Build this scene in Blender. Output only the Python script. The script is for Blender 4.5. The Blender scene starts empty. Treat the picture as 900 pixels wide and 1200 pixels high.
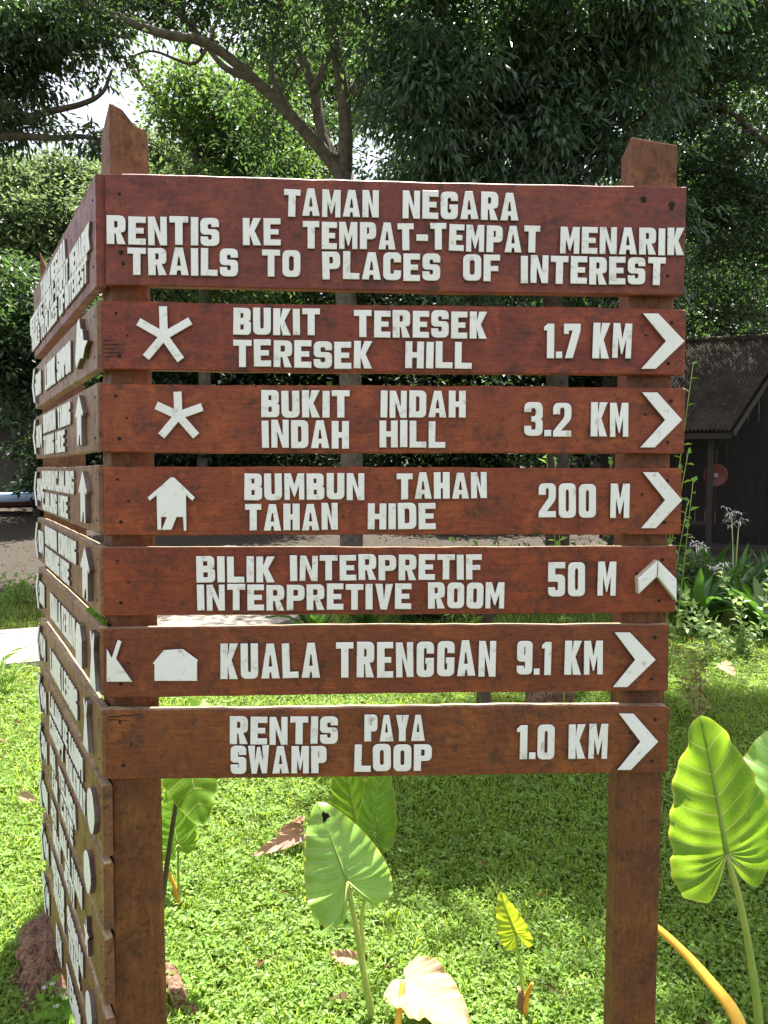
import bpy, math, random
import numpy as np
from mathutils import Vector, Matrix
from mathutils.geometry import tessellate_polygon

S = bpy.context.scene
C = S.collection
random.seed(5)
RNG = np.random.default_rng(11)
PI = math.pi

# ------------------------------------------------------------------ camera
FPX, PITCH, YAW, ROLL, CX, CY, CH = 913.6, .0501, .0483, .0061, .4929, -1.635, 1.62
cp, sp, cy_, sy_ = math.cos(PITCH), math.sin(PITCH), math.cos(YAW), math.sin(YAW)
FW = Vector((sy_*cp, cy_*cp, -sp))
rt = Vector((cy_, -sy_, 0)); up = rt.cross(FW)
RT = math.cos(ROLL)*rt + math.sin(ROLL)*up
UP = -math.sin(ROLL)*rt + math.cos(ROLL)*up
CAM = Vector((CX, CY, CH))
cd = bpy.data.cameras.new('camera')
cam = bpy.data.objects.new('camera', cd); C.objects.link(cam)
cam.matrix_world = Matrix(((RT.x, UP.x, -FW.x, CAM.x), (RT.y, UP.y, -FW.y, CAM.y), (RT.z, UP.z, -FW.z, CAM.z), (0, 0, 0, 1)))
cd.sensor_fit = 'VERTICAL'; cd.sensor_height = 36; cd.lens = 36*FPX/1200
cd.clip_start = .05; cd.clip_end = 500
S.camera = cam

# ------------------------------------------------------------------ light
SUN_AZ, SUN_EL = math.radians(4), math.radians(70)
w = bpy.data.worlds.new('World'); S.world = w; w.use_nodes = True
nt = w.node_tree; nt.nodes.clear()
sky = nt.nodes.new('ShaderNodeTexSky'); sky.sky_type = 'NISHITA'; sky.sun_disc = False
sky.sun_elevation = SUN_EL; sky.sun_rotation = SUN_AZ
sky.air_density = 1.0; sky.dust_density = 3.0; sky.ozone_density = 1.0
bgn = nt.nodes.new('ShaderNodeBackground'); bgn.inputs[1].default_value = .062
wo = nt.nodes.new('ShaderNodeOutputWorld')
mxs = nt.nodes.new('ShaderNodeMix'); mxs.data_type = 'RGBA'; mxs.inputs[0].default_value = .45   # thin bright cloud veil
mxs.inputs[7].default_value = (7.4, 7.1, 7.0, 1)
nt.links.new(sky.outputs[0], mxs.inputs[6]); nt.links.new(mxs.outputs[2], bgn.inputs[0]); nt.links.new(bgn.outputs[0], wo.inputs[0])
sl = bpy.data.lights.new('sun', 'SUN'); sl.energy = 5.0; sl.angle = math.radians(.5); sl.color = (1, .95, .86)
so = bpy.data.objects.new('sun', sl); C.objects.link(so)
SDIR = Vector((math.sin(SUN_AZ)*math.cos(SUN_EL), math.cos(SUN_AZ)*math.cos(SUN_EL), math.sin(SUN_EL)))
so.rotation_euler = SDIR.to_track_quat('Z', 'Y').to_euler(); so.location = (0, 0, 30)
S.view_settings.view_transform = 'Standard'; S.view_settings.look = 'None'
S.view_settings.exposure = 2.0; S.view_settings.gamma = 1

# ------------------------------------------------------------------ placing helpers
def ray(px, py): return FW + RT*((px-450)/FPX) + UP*((600-py)/FPX)
def at(px, py, d): return CAM + ray(px, py)*d
def onplane(px, py, p0, n):
    r = ray(px, py); return CAM + r*((Vector(p0)-CAM).dot(n)/r.dot(n))
def fp(px, py, y=0.0):
    v = onplane(px, py, (0, y, 0), Vector((0, 1, 0))); return v.x, v.z
def gnd(px, py): return onplane(px, py, (0, 0, 0), Vector((0, 0, 1)))
def terrain(x, y):
    z = .07*np.maximum(0, y-9.5)
    t = np.clip((y-20)/10, 0, 1); z = z + 2.4*t*t*(3-2*t)
    return z + .02*np.sin(x*.9+1)*np.sin(y*.7)*np.clip((y-2)/4, 0, 1)

# ------------------------------------------------------------------ object helpers
def wm(o):
    if o.parent: return wm(o.parent) @ o.matrix_parent_inverse @ o.matrix_basis
    return o.matrix_basis.copy()
def par(o, p):
    if p is not None:
        o.parent = p; o.matrix_parent_inverse = wm(p).inverted()
    return o
def tag(o, label=None, cat=None, group=None, kind=None):
    if label: o['label'] = label
    if cat: o['category'] = cat
    if group: o['group'] = group
    if kind: o['kind'] = kind
    return o
def thing(name, loc, label, cat, group=None):
    o = bpy.data.objects.new(name, None); C.objects.link(o); o.location = loc; o.empty_display_size = .1
    return tag(o, label, cat, group)
def link(name, me, parent=None, loc=None):
    o = bpy.data.objects.new(name, me); C.objects.link(o)
    if loc is not None: o.location = loc
    return par(o, parent)
class MB:
    def __init__(s): s.v = []; s.f = []; s.m = []; s.sm = []
    def add(s, vs, fs, mi=0, smooth=False):
        b = len(s.v); s.v += [tuple(v) for v in vs]
        for f in fs: s.f.append(tuple(b+i for i in f)); s.m.append(mi); s.sm.append(smooth)
    def box(s, x0, y0, z0, x1, y1, z1, mi=0):
        s.add([(x0,y0,z0),(x1,y0,z0),(x1,y1,z0),(x0,y1,z0),(x0,y0,z1),(x1,y0,z1),(x1,y1,z1),(x0,y1,z1)],
              [(0,3,2,1),(4,5,6,7),(0,1,5,4),(1,2,6,5),(2,3,7,6),(3,0,4,7)], mi)
    def tube(s, pts, rad, n=8, mi=0, wob=0, flat=1):
        pts = [Vector(p) for p in pts]; base = len(s.v); prev = None
        for i, p in enumerate(pts):
            d = (pts[min(i+1, len(pts)-1)]-pts[max(i-1, 0)]).normalized()
            if prev is None: a = d.orthogonal().normalized()
            else: a = (prev-d*prev.dot(d)).normalized()
            prev = a; b = d.cross(a); r = rad[i] if hasattr(rad, '__len__') else rad
            for k in range(n):
                t = 2*PI*k/n; rr = r*(1+wob*random.uniform(-1, 1))
                s.v.append(tuple(p+a*(math.cos(t)*rr)+b*(math.sin(t)*rr*flat)))
        for i in range(len(pts)-1):
            for k in range(n):
                k2 = (k+1) % n
                s.f.append((base+i*n+k, base+i*n+k2, base+(i+1)*n+k2, base+(i+1)*n+k)); s.m.append(mi); s.sm.append(True)
        s.f.append(tuple(base+k for k in reversed(range(n)))); s.m.append(mi); s.sm.append(False)
        e = base+(len(pts)-1)*n; s.f.append(tuple(e+k for k in range(n))); s.m.append(mi); s.sm.append(False)
    def mesh(s, name, mats):
        me = bpy.data.meshes.new(name); me.from_pydata(s.v, [], s.f); me.update()
        for m in (mats if isinstance(mats, (list, tuple)) else [mats]): me.materials.append(m)
        me.polygons.foreach_set('material_index', s.m); me.polygons.foreach_set('use_smooth', s.sm)
        return me
    def build(s, name, mats, parent=None): return link(name, s.mesh(name, mats), parent)
def npmesh(name, V, F, mat, smooth=False, uv=None):
    V = np.asarray(V, dtype=np.float32); F = np.asarray(F, dtype=np.int32)
    me = bpy.data.meshes.new(name); k = F.shape[1]
    me.vertices.add(len(V)); me.vertices.foreach_set('co', V.ravel())
    me.loops.add(F.size); me.loops.foreach_set('vertex_index', F.ravel())
    me.polygons.add(len(F)); me.polygons.foreach_set('loop_start', np.arange(0, F.size, k, dtype=np.int32))
    me.polygons.foreach_set('use_smooth', np.full(len(F), smooth))
    if uv is not None:
        u = me.uv_layers.new(name='UVMap'); u.data.foreach_set('uv', np.asarray(uv, dtype=np.float32)[F.ravel()].ravel())
    me.update(); me.validate()
    for m in (mat if isinstance(mat, (list, tuple)) else [mat]): me.materials.append(m)
    return me
def spline(pts, n=6):
    P = [Vector(p) for p in pts]; P = [P[0]*2-P[1]] + P + [P[-1]*2-P[-2]]; out = []
    for i in range(1, len(P)-2):
        for k in range(n):
            t = k/n; a, b, c, d = P[i-1:i+3]
            out.append(.5*((2*b)+(c-a)*t+(2*a-5*b+4*c-d)*t*t+(3*b-a-3*c+d)*t**3))
    out.append(P[-2]); return out
def radii(r0, r1, n, p=1.0): return [r0+(r1-r0)*(i/(n-1))**p for i in range(n)]

# ------------------------------------------------------------------ materials
class NT:
    def __init__(s, name):
        s.m = bpy.data.materials.new(name); s.m.use_nodes = True; s.t = s.m.node_tree; s.t.nodes.clear()
        s.out = s.n('OutputMaterial')
    def n(s, ty, **kw):
        o = s.t.nodes.new('ShaderNode'+ty)
        for k, v in kw.items(): setattr(o, k, v)
        return o
    def l(s, a, b): s.t.links.new(a, b)
    def val(s, sock, v):
        if isinstance(v, bpy.types.NodeSocket): s.l(v, sock)
        else: sock.default_value = v
    def noise(s, vec, scale, detail=4, rough=.55, dist=0):
        o = s.n('TexNoise'); s.l(vec, o.inputs['Vector']); o.inputs['Scale'].default_value = scale
        o.inputs['Detail'].default_value = detail; o.inputs['Roughness'].default_value = rough; o.inputs['Distortion'].default_value = dist
        return o.outputs['Fac']
    def ramp(s, f, stops):
        o = s.n('ValToRGB'); s.l(f, o.inputs[0]); e = o.color_ramp.elements
        while len(e) < len(stops): e.new(.5)
        for x, (p, c) in zip(e, stops):
            x.position = p; x.color = (*(c if hasattr(c, '__len__') else (c, c, c)), 1)
        return o.outputs[0]
    def mix(s, f, a, b, ty='MIX'):
        o = s.n('Mix', data_type='RGBA', blend_type=ty); s.val(o.inputs[0], f)
        for k, v in ((6, a), (7, b)):
            if isinstance(v, bpy.types.NodeSocket): s.l(v, o.inputs[k])
            else: o.inputs[k].default_value = (*v, 1) if len(v) == 3 else v
        return o.outputs[2]
    def math(s, op, a, b=0.0):
        o = s.n('Math', operation=op); s.val(o.inputs[0], a); s.val(o.inputs[1], b); return o.outputs[0]
    def vmap(s, vec, scale=(1, 1, 1), loc=None):
        o = s.n('Mapping'); s.l(vec, o.inputs[0]); o.inputs['Scale'].default_value = scale
        if loc is not None: s.l(loc, o.inputs['Location'])
        return o.outputs[0]
    def bump(s, h, strength, dist=.01):
        o = s.n('Bump'); s.l(h, o.inputs['Height']); o.inputs['Strength'].default_value = strength; o.inputs['Distance'].default_value = dist
        return o.outputs[0]
    def prin(s, col, rough=.6, spec=.5, nrm=None):
        o = s.n('BsdfPrincipled')
        if isinstance(col, bpy.types.NodeSocket): s.l(col, o.inputs['Base Color'])
        else: o.inputs['Base Color'].default_value = (*col, 1)
        s.val(o.inputs['Roughness'], rough); o.inputs['Specular IOR Level'].default_value = spec
        if nrm is not None: s.l(nrm, o.inputs['Normal'])
        return o
    def done(s, sh): s.l(sh.outputs[0], s.out.inputs[0]); return s.m

def wood(name, c0, c1, grime, worn=.25, rough=.45, axis=0):
    n = NT(name); oc = n.n('TexCoord').outputs['Object']; ri = n.n('ObjectInfo').outputs['Random']
    off = n.n('CombineXYZ'); n.l(n.math('MULTIPLY', ri, 37.0), off.inputs[0]); n.l(n.math('MULTIPLY', ri, 17.0), off.inputs[2])
    v = n.vmap(oc, (1, 1, 1), off.outputs[0])
    sg = (1, 9, 9) if axis == 0 else (9, 9, 1)
    g = n.vmap(v, sg)
    big = n.noise(v, 7, 5, .62); grain = n.noise(g, 16, 6, .65, .4); fine = n.noise(g, 70, 3, .6); blot = n.noise(v, 17, 7, .75, .3)
    fleck = n.noise(v, 70, 5, .7); pit = n.noise(v, 30, 4, .75)
    med = n.noise(v, 12, 6, .7, .8); spk = n.noise(v, 160, 2, .5)
    col = n.mix(n.ramp(big, [(.34, 0.), (.62, 1.)]), c0, c1)
    col = n.mix(n.ramp(med, [(.50, 0.), (.64, .75)]), col, tuple(x*m for x, m in zip(c1, (1.4, 1.6, 1.1))))
    col = n.mix(n.ramp(grain, [(.34, .5), (.56, 0.)]), col, tuple(x*.45 for x in c0))
    col = n.mix(n.ramp(blot, [(.35, .85), (.48, 0.)]), col, grime)
    col = n.mix(n.ramp(pit, [(.60, 0.), (.72, worn)]), col, (.26, .12, .055))
    col = n.mix(n.ramp(fleck, [(.54, 0.), (.66, .75)]), col, tuple(x*.30 for x in c0))
    streak = n.noise(n.vmap(v, (1, 14, 14) if axis == 0 else (14, 14, 1)), 7, 5, .7)
    col = n.mix(n.ramp(streak, [(.62, 0.), (.70, .65)]), col, tuple(x*.35 for x in c0))
    wear = n.noise(v, 44, 5, .8)
    col = n.mix(n.ramp(wear, [(.60, 0.), (.70, .35)]), col, tuple(min(1, x*m) for x, m in zip(c1, (1.6, 1.9, 1.8))))
    col = n.mix(n.ramp(spk, [(.68, 0.), (.76, .4)]), col, (.24, .15, .10))
    h = n.mix(.5, grain, fine)
    h2 = n.mix(.35, h, blot)
    rg = n.ramp(blot, [(.3, rough+.2), (.7, rough-.12)])
    return n.done(n.prin(col, rg, .5, n.bump(n.mix(.3, h2, fleck), .75, .004)))
def plain(name, c, rough=.6, var=.3, scale=12, spec=.4, bump=.3):
    n = NT(name); oc = n.n('TexCoord').outputs['Object']
    f = n.noise(oc, scale, 6, .65)
    col = n.mix(n.ramp(f, [(.3, 0.), (.7, 1.)]), tuple(x*(1-var) for x in c), tuple(min(1, x*(1+var)) for x in c))
    return n.done(n.prin(col, rough, spec, n.bump(f, bump, .01)))
def leafmat(name, c, trans, rough=.45, tw=.42, var=.45, warm=(.22, .2, .03), spec=.5):
    n = NT(name); r = n.n('NewGeometry').outputs['Random Per Island']
    k = n.ramp(r, [(0., 1-var), (.85, 1+var*.5), (1., 1+var)])
    col = n.mix(1., c, k, 'MULTIPLY'); tc = n.mix(1., trans, k, 'MULTIPLY')
    sel = n.ramp(n.math('FRACT', n.math('MULTIPLY', r, 13.7)), [(.86, 0.), (.97, .6)])
    col = n.mix(sel, col, warm)
    p = n.prin(col, rough, spec); t = n.n('BsdfTranslucent'); n.l(tc, t.inputs[0])
    mx = n.n('MixShader'); mx.inputs[0].default_value = tw; n.l(p.outputs[0], mx.inputs[1]); n.l(t.outputs[0], mx.inputs[2])
    return n.done(mx)

WR = (.26, .060, .030)
M = {}
M['b1'] = wood('oxblood_painted_board', (0.157, 0.0248, 0.0145), (0.220, 0.0386, 0.0170), (.050, .020, .017), .25)
M['b2'] = wood('red_brown_painted_board', (0.174, 0.0221, 0.0085), (0.249, 0.0386, 0.0102), (.050, .020, .013), .3)
M['b3'] = wood('rusty_painted_board', (0.197, 0.0267, 0.0068), (0.278, 0.0534, 0.0093), (.050, .020, .011), .35)
M['b5'] = wood('rust_red_board', (0.174, 0.0248, 0.0076), (0.244, 0.0405, 0.0093), (.050, .020, .010), .3)
M['b6'] = wood('faded_brown_board', (0.162, 0.0313, 0.0102), (0.226, 0.0497, 0.0136), (.050, .022, .012), .35)
M['b7'] = wood('bare_brown_board', (0.162, 0.0405, 0.0119), (0.232, 0.0607, 0.0170), (.055, .025, .013), .5)
M['bl'] = wood('side_panel_board', (.17, .072, .034), (.23, .098, .045), (.08, .035, .020), .3)
M['post'] = wood('post_timber', (.145, .048, .015), (.195, .066, .021), (.060, .024, .011), .15, .6, 2)
M['postr'] = wood('post_timber_red', (.130, .040, .015), (.175, .056, .020), (.050, .020, .011), .15, .6, 2)
M['top'] = wood('sun_bleached_board_top', (.34, .24, .15), (.46, .35, .23), (.16, .09, .05), .3, .7)

def paint(name, c, dirt, amt):
    n = NT(name); oc = n.n('TexCoord').outputs['Object']; ri = n.n('ObjectInfo').outputs['Random']
    off = n.n('CombineXYZ'); n.l(n.math('MULTIPLY', ri, 53.0), off.inputs[0])
    v = n.vmap(oc, (1, 1, 1), off.outputs[0])
    a = n.noise(v, 55, 5, .65); b = n.noise(v, 8, 3); c2 = n.noise(v, 240, 2, .5)
    col = n.mix(n.ramp(a, [(.28, amt), (.42, 0.)]), c, dirt)
    col = n.mix(n.ramp(b, [(.35, .22), (.6, 0.)]), col, (.60, .57, .50))
    col = n.mix(n.ramp(c2, [(.70, 0.), (.76, .7)]), col, dirt)
    return n.done(n.prin(col, .45, .5, n.bump(a, .25, .002)))
M['white'] = paint('white_letter_paint', (.86, .86, .86), (.28, .20, .15), .65)
M['edge'] = paint('letter_edge_wood', (.060, .032, .024), (.03, .018, .014), .6)  # brown letter sides, darkened to carry the contact shade round the letters
M['cream'] = paint('cream_edge_paint', (.62, .56, .42), (.25, .18, .12), .5)
M['hole'] = plain('dark_nail_hole', (.018, .012, .010), .9)

# ------------------------------------------------------------------ glyphs
def rr(pts):
    out = []
    n = len(pts)
    for i, p in enumerate(pts):
        r = p[2] if len(p) > 2 else 0
        P = Vector(p[:2])
        if not r: out.append(P); continue
        A = Vector(pts[i-1][:2]); B = Vector(pts[(i+1) % n][:2])
        da = (A-P); db = (B-P); ra = min(r, da.length*.49); rb = min(r, db.length*.49)
        a = P+da.normalized()*ra; b = P+db.normalized()*rb
        for k in range(5):
            t = k/4; out.append(a*(1-t)**2+P*(2*t*(1-t))*.86+(a+b)*.5*(2*t*(1-t))*.14+b*t*t)
    return out
def box2(x0, y0, x1, y1, r=0): return [(x0, y0, r), (x0, y1, r), (x1, y1, r), (x1, y0, r)]
def glyph(ch, W, t):
    a = t*.86; R = .30*min(W, .8); h = W/2
    if ch in 'NM': t *= .86
    if ch == 'I': return [box2(0, 0, W, 1)]
    if ch == 'T': return [[(0,1),(W,1),(W,1-a),(h+t/2,1-a),(h+t/2,0),(h-t/2,0),(h-t/2,1-a),(0,1-a)]]
    if ch == 'L': return [[(0,0),(0,1),(t,1),(t,a),(W,a),(W,0)]]
    if ch == 'E': return [[(0,0),(0,1),(W,1),(W,1-a),(t,1-a),(t,.5+a*.45),(W*.88,.5+a*.45),(W*.88,.5-a*.45),(t,.5-a*.45),(t,a),(W,a),(W,0)]]
    if ch == 'F': return [[(0,0),(0,1),(W,1),(W,1-a),(t,1-a),(t,.58),(W*.9,.58),(W*.9,.38),(t,.38),(t,0)]]
    if ch == 'H': return [[(0,0),(0,1),(t,1),(t,.6),(W-t,.6),(W-t,1),(W,1),(W,0),(W-t,0),(W-t,.39),(t,.39),(t,0)]]
    if ch == 'N': return [[(0,0),(0,1),(t*1.05,1),(W-t,.42),(W-t,1),(W,1),(W,0),(W-t*1.05,0),(t,.58),(t,0)]]
    if ch == 'M': return [[(0,0),(0,1),(t*1.1,1),(h,.56),(W-t*1.1,1),(W,1),(W,0),(W-t*.9,0),(W-t*.9,.55),(h+.02,.12),(h-.02,.12),(t*.9,.55),(t*.9,0)]]
    if ch == 'W': return [[(0,1),(t*.95,1),(W*.30,.42),(h-.05,.95),(h+.05,.95),(W*.70,.42),(W-t*.95,1),(W,1),(W*.86,0),(W*.62,0),(h,.42),(W*.38,0),(W*.14,0)]]
    if ch == 'A': return [[(0,0),(W*.30,1),(W*.70,1),(W,0),(W-t*1.0,0),(W-t*1.1,.17),(t*1.1,.17),(t*1.0,0)], [(W*.40,.34),(W*.60,.34),(W*.53,.66),(W*.47,.66)]]
    if ch == 'V': return [[(0,1),(t*1.1,1),(h,.36),(W-t*1.1,1),(W,1),(W*.68,0),(W*.32,0)]]
    if ch == 'Y': return [[(0,1),(t*1.1,1),(h,.64),(W-t*1.1,1),(W,1),(h+t/2,.42),(h+t/2,0),(h-t/2,0),(h-t/2,.42)]]
    if ch == 'K': return [[(0,0),(0,1),(t,1),(t,.64),(W-t*1.15,1),(W,1),(W*.64,.53),(W,0),(W-t*1.15,0),(t,.40),(t,0)]]
    if ch == 'U': return [[(0,1),(0,0,R),(W,0,R),(W,1),(W-t,1),(W-t,a,.09),(t,a,.09),(t,1)]]
    if ch in 'O0': return [box2(0,0,W,1,R), box2(t*.98,a,W-t*.98,1-a,.09)]
    if ch == 'D': return [[(0,0),(0,1),(W,1,R),(W,0,R)], [(t,a),(t,1-a),(W-t,1-a,.08),(W-t,a,.08)]]
    if ch == 'B': return [[(0,0),(0,1),(W*.97,1,R*.8),(W*.97,.54,.08),(W*.86,.51),(W,.48,.08),(W,0,R*.8)], [(t,.2),(t,.38),(W-t*1.05,.38),(W-t*1.05,.2)], [(t,.63),(t,.8),(W-t*1.1,.8),(W-t*1.1,.63)]]
    if ch == 'P': return [[(0,0),(0,1),(W,1,R),(W,.37,R),(t,.37),(t,0)], [(t,.57),(t,.8),(W-t,.8,.05),(W-t,.57,.05)]]
    if ch == 'R': return [[(0,0),(0,1),(W,1,R),(W,.43,R*.8),(W*.74,.41),(W,0),(W-t*1.12,0),(W*.47,.37),(t,.37),(t,0)], [(t,.58),(t,.8),(W-t*1.05,.8,.05),(W-t*1.05,.58,.05)]]
    if ch == 'S': return [[(W-t,.67),(W,.67),(W,1,R),(0,1,R),(0,.40,R*.8),(W-t,.40,.05),(W-t,a,.06),(t,a,.06),(t,.34),(0,.34),(0,0,R),(W,0,R),(W,.60,R*.8),(t,.60,.05),(t,1-a,.06),(W-t,1-a,.06)]]
    if ch == 'C': return [[(W-t,.64),(W,.64),(W,1,R),(0,1,R),(0,0,R),(W,0,R),(W,.36),(W-t,.36),(W-t,a,.08),(t,a,.08),(t,1-a,.08),(W-t,1-a,.08)]]
    if ch == 'G': return [[(W-t,.66),(W,.66),(W,1,R),(0,1,R),(0,0,R),(W,0,R),(W,.54),(W*.5,.54),(W*.5,.37),(W-t,.37),(W-t,a,.06),(t,a,.08),(t,1-a,.08),(W-t,1-a,.08)]]
    if ch == 'J': return [[(W,1),(W-t,1),(W-t,a,.08),(t,a,.06),(t,.34),(0,.34),(0,0,R),(W,0,R)]]
    if ch == '1': return [[(0,.80),(0,.90),(W-t*.9,1),(W,1),(W,0),(W-t,0),(W-t,.80)]]
    if ch == '2': return [[(0,.66),(0,1,R),(W,1,R),(W,.52,.1),(t*1.15,a),(W,a),(W,0),(0,0),(0,.16,.04),(W-t,.58,.05),(W-t,1-a*.8,.07),(t,1-a*.8,.07),(t,.66)]]
    if ch == '3': return [[(0,.70),(0,1,R),(W,1,R),(W,.54,.08),(W*.88,.5),(W,.46,.08),(W,0,R),(0,0,R),(0,.3),(t,.3),(t,a,.06),(W-t,a,.07),(W-t,.42,.07),(W*.38,.42),(W*.38,.58),(W-t,.58,.07),(W-t,1-a,.07),(t,1-a,.06),(t,.70)]]
    if ch == '5': return [[(W,1),(0,1),(0,.43),(t*.9,.43),(W-t,.43,.05),(W-t,a,.07),(t,a,.06),(t,.27),(0,.27),(0,0,R),(W,0,R),(W,.64,R),(t,.64),(t,1-a),(W,1-a)]]
    if ch == '7': return [[(0,1),(W,1),(W,.80),(t*1.25,0),(t*.15,0),(W-t*1.15,.80),(t*.7,.80),(t*.7,.7),(0,.7)]]
    if ch == '9': return [[(W,1,R),(0,1,R),(0,.38,R),(W-t,.38,.03),(W-t,a,.06),(t,a,.06),(t,.26),(0,.26),(0,0,R),(W,0,R)], [(t,.58),(t,1-a),(W-t,1-a,.06),(W-t,.58,.06)]]
    if ch == '.': return [box2(0, 0, W, t*.95)]
    if ch == '-': return [box2(0, .36, W, .60)]
def outl_offset(c, d):
    n = len(c); area = sum(c[i].x*c[(i+1) % n].y-c[(i+1) % n].x*c[i].y for i in range(n))
    out = []
    for i in range(n):
        p, q, r = c[i-1], c[i], c[(i+1) % n]
        e1 = (q-p); e2 = (r-q)
        if e1.length < 1e-7 or e2.length < 1e-7: out.append(q.copy()); continue
        e1.normalize(); e2.normalize()
        n1 = Vector((-e1.y, e1.x)); n2 = Vector((-e2.y, e2.x)); m = n1+n2
        if m.length < .2: out.append(q.copy()); continue
        m.normalize(); k = d/max(.45, m.dot(n1)); out.append(q+m*k*(1 if area > 0 else -1))
    return out
def extrude(contours, th, ch, mats, name, mb=None, xf=None):
    """flat shape lying in x/z, its face at y=-th, standing on y=0; chamfered edge"""
    own = mb is None; mb = mb or MB(); xf = xf or (lambda v: v)
    cs = []
    for i, c in enumerate(contours):
        c = [Vector(v[:2]) for v in c]
        inn = outl_offset(c, ch if i == 0 else -ch); cs.append((c, inn))
    flat = [p for c, inn in cs for p in inn]
    tri = tessellate_polygon([[Vector((p.x, p.y, 0)) for p in inn] for c, inn in cs])
    V = [xf((p.x, -th, p.y)) for p in flat]; F = []
    for t3 in tri:
        a, b, c = (flat[i] for i in t3)
        cr = (b-a).cross(c-a)
        if abs(cr) < 1e-12: continue
        F.append(tuple(t3) if cr > 0 else tuple(reversed(t3)))
    mb.add(V, F, 0)
    for i, (c, inn) in enumerate(cs):
        n = len(c); area = sum(c[k].x*c[(k+1) % n].y-c[(k+1) % n].x*c[k].y for k in range(n))
        ccw = area > 0; flip = (not ccw) if i == 0 else ccw
        V = [xf((p.x, -th, p.y)) for p in inn]+[xf((p.x, -th+ch, p.y)) for p in c]+[xf((p.x, 0, p.y)) for p in c]
        f1 = []; f2 = []
        for k in range(n):
            k2 = (k+1) % n
            q = (k, n+k, n+k2, k2); q2 = (n+k, 2*n+k, 2*n+k2, n+k2)
            if flip: q = q[::-1]; q2 = q2[::-1]
            f1.append(q); f2.append(q2)
        mb.add(V, f1, 0); mb.add(V, f2, 1)
    return mb.mesh(name, mats) if own else mb

CW = {'I': .40, 'M': 1.12, 'W': 1.35, '1': .62, '.': .38, '-': .72, 'A': 1.06, 'E': .93, 'L': .92, 'F': .9}
GC = {}
def glyph_mesh(ch, W, t):
    key = (ch, round(W, 2), round(t, 3))
    if key not in GC:
        # built one unit = 1 m tall is too coarse for the chamfer: build at 0.05 m
        cs = [[Vector((p.x*.05, p.y*.05)) for p in rr(c)] for c in glyph(ch, W, t)]
        GC[key] = extrude(cs, .0070, .0010, [M['white'], M['edge']], 'letter_'+('dot' if ch == '.' else 'dash' if ch == '-' else ch))
    return GC[key]
def layout(word, x0, x1, h, gap=.085):
    """letter boxes inside x0..x1 (metres), letters h tall"""
    n = len(word); tot = sum(CW.get(c, 1) for c in word); g = gap*h
    if '.' in word: g *= .6
    u = (x1-x0-g*(n-1))/tot; x = x0; out = []
    for c in word:
        wd = u*CW.get(c, 1); out.append((c, x, wd)); x += wd+g
    return out

# ------------------------------------------------------------------ sign
sign = thing('trail_sign', (.55, .3, 0), 'tall red brown timber trail sign of stacked plank boards with raised white lettering', 'sign')

def board_mesh(L, H, T, mat, seed, rough=.0006, round_r=0, clipL=0):
    """x 0..L, y 0 (face)..T, z 0..H"""
    rnd = random.Random(seed); n = 26; mb = MB(); c = .0022
    prof = [(0, c), (0, H-c), (c, H), (T-c, H), (T, H-c), (T, c), (T-c, 0), (c, 0)]
    V = []
    top = [rnd.gauss(0, rough) for _ in range(n+1)]; bot = [rnd.gauss(0, rough*.7) for _ in range(n+1)]
    ph = rnd.uniform(0, 6)
    for i in range(n+1):
        x = L*i/n; e = 0
        if round_r and i == n: e = round_r
        if round_r and i == n-1: x = L-round_r
        for k, (y, z) in enumerate(prof):
            zz = z+(top[i]+.0012*math.sin(x*5+ph)-e*.9 if z > H/2 else bot[i]+.0012*math.sin(x*4+ph)+e*.4)
            V.append((x+rnd.gauss(0, .0006)*(i in (0, n)), y, zz))
    F = []
    for i in range(n):
        for k in range(8):
            k2 = (k+1) % 8; F.append((i*8+k, i*8+k2, (i+1)*8+k2, (i+1)*8+k))
    F = [f[::-1] for f in F]
    F.append(tuple(range(8))); F.append(tuple(n*8+k for k in reversed(range(8))))
    mb.add(V, F, 0)
    for q in range(n): mb.m[q*8+2] = 1        # the top edge has lost its paint
    return mb.mesh('board', [mat, M['top']])

def holes(board, pts, name='nail_hole', cracks=()):
    """small dark bolt holes: shallow discs let into the face, one joined part per board"""
    mb = MB()
    for (x, z, r) in pts:
        n = 9; V = [(x+r*math.cos(2*PI*k/n)*random.uniform(.8, 1.15), -.0012, z+r*math.sin(2*PI*k/n)*random.uniform(.8, 1.15)) for k in range(n)]
        V += [(x+r*1.15*math.cos(2*PI*k/n), .001, z+r*1.15*math.sin(2*PI*k/n)) for k in range(n)]
        mb.add(V, [tuple(range(n))]+[(k, n+k, n+(k+1) % n, (k+1) % n) for k in range(n)])
    for (xa, za, xb, zb_, w_) in cracks:     # drying cracks: thin dark slivers
        k = 7; up_ = []; dn_ = []
        for q in range(k+1):
            t = q/k; x = xa+(xb-xa)*t; z = za+(zb_-za)*t+random.gauss(0, w_*.6); ww = w_*(1-abs(2*t-.7)**2*.55)
            up_.append((x, -.0006, z+ww)); dn_.append((x, -.0006, z-ww))
        mb.add(up_+dn_, [(q, k+1+q, k+2+q, q+1) for q in range(k)])
    o = link(name, mb.mesh(name, M['hole'])); o.matrix_basis = wm(board).copy()
    o['kind'] = 'stuff'
    return par(o, board)

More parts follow.
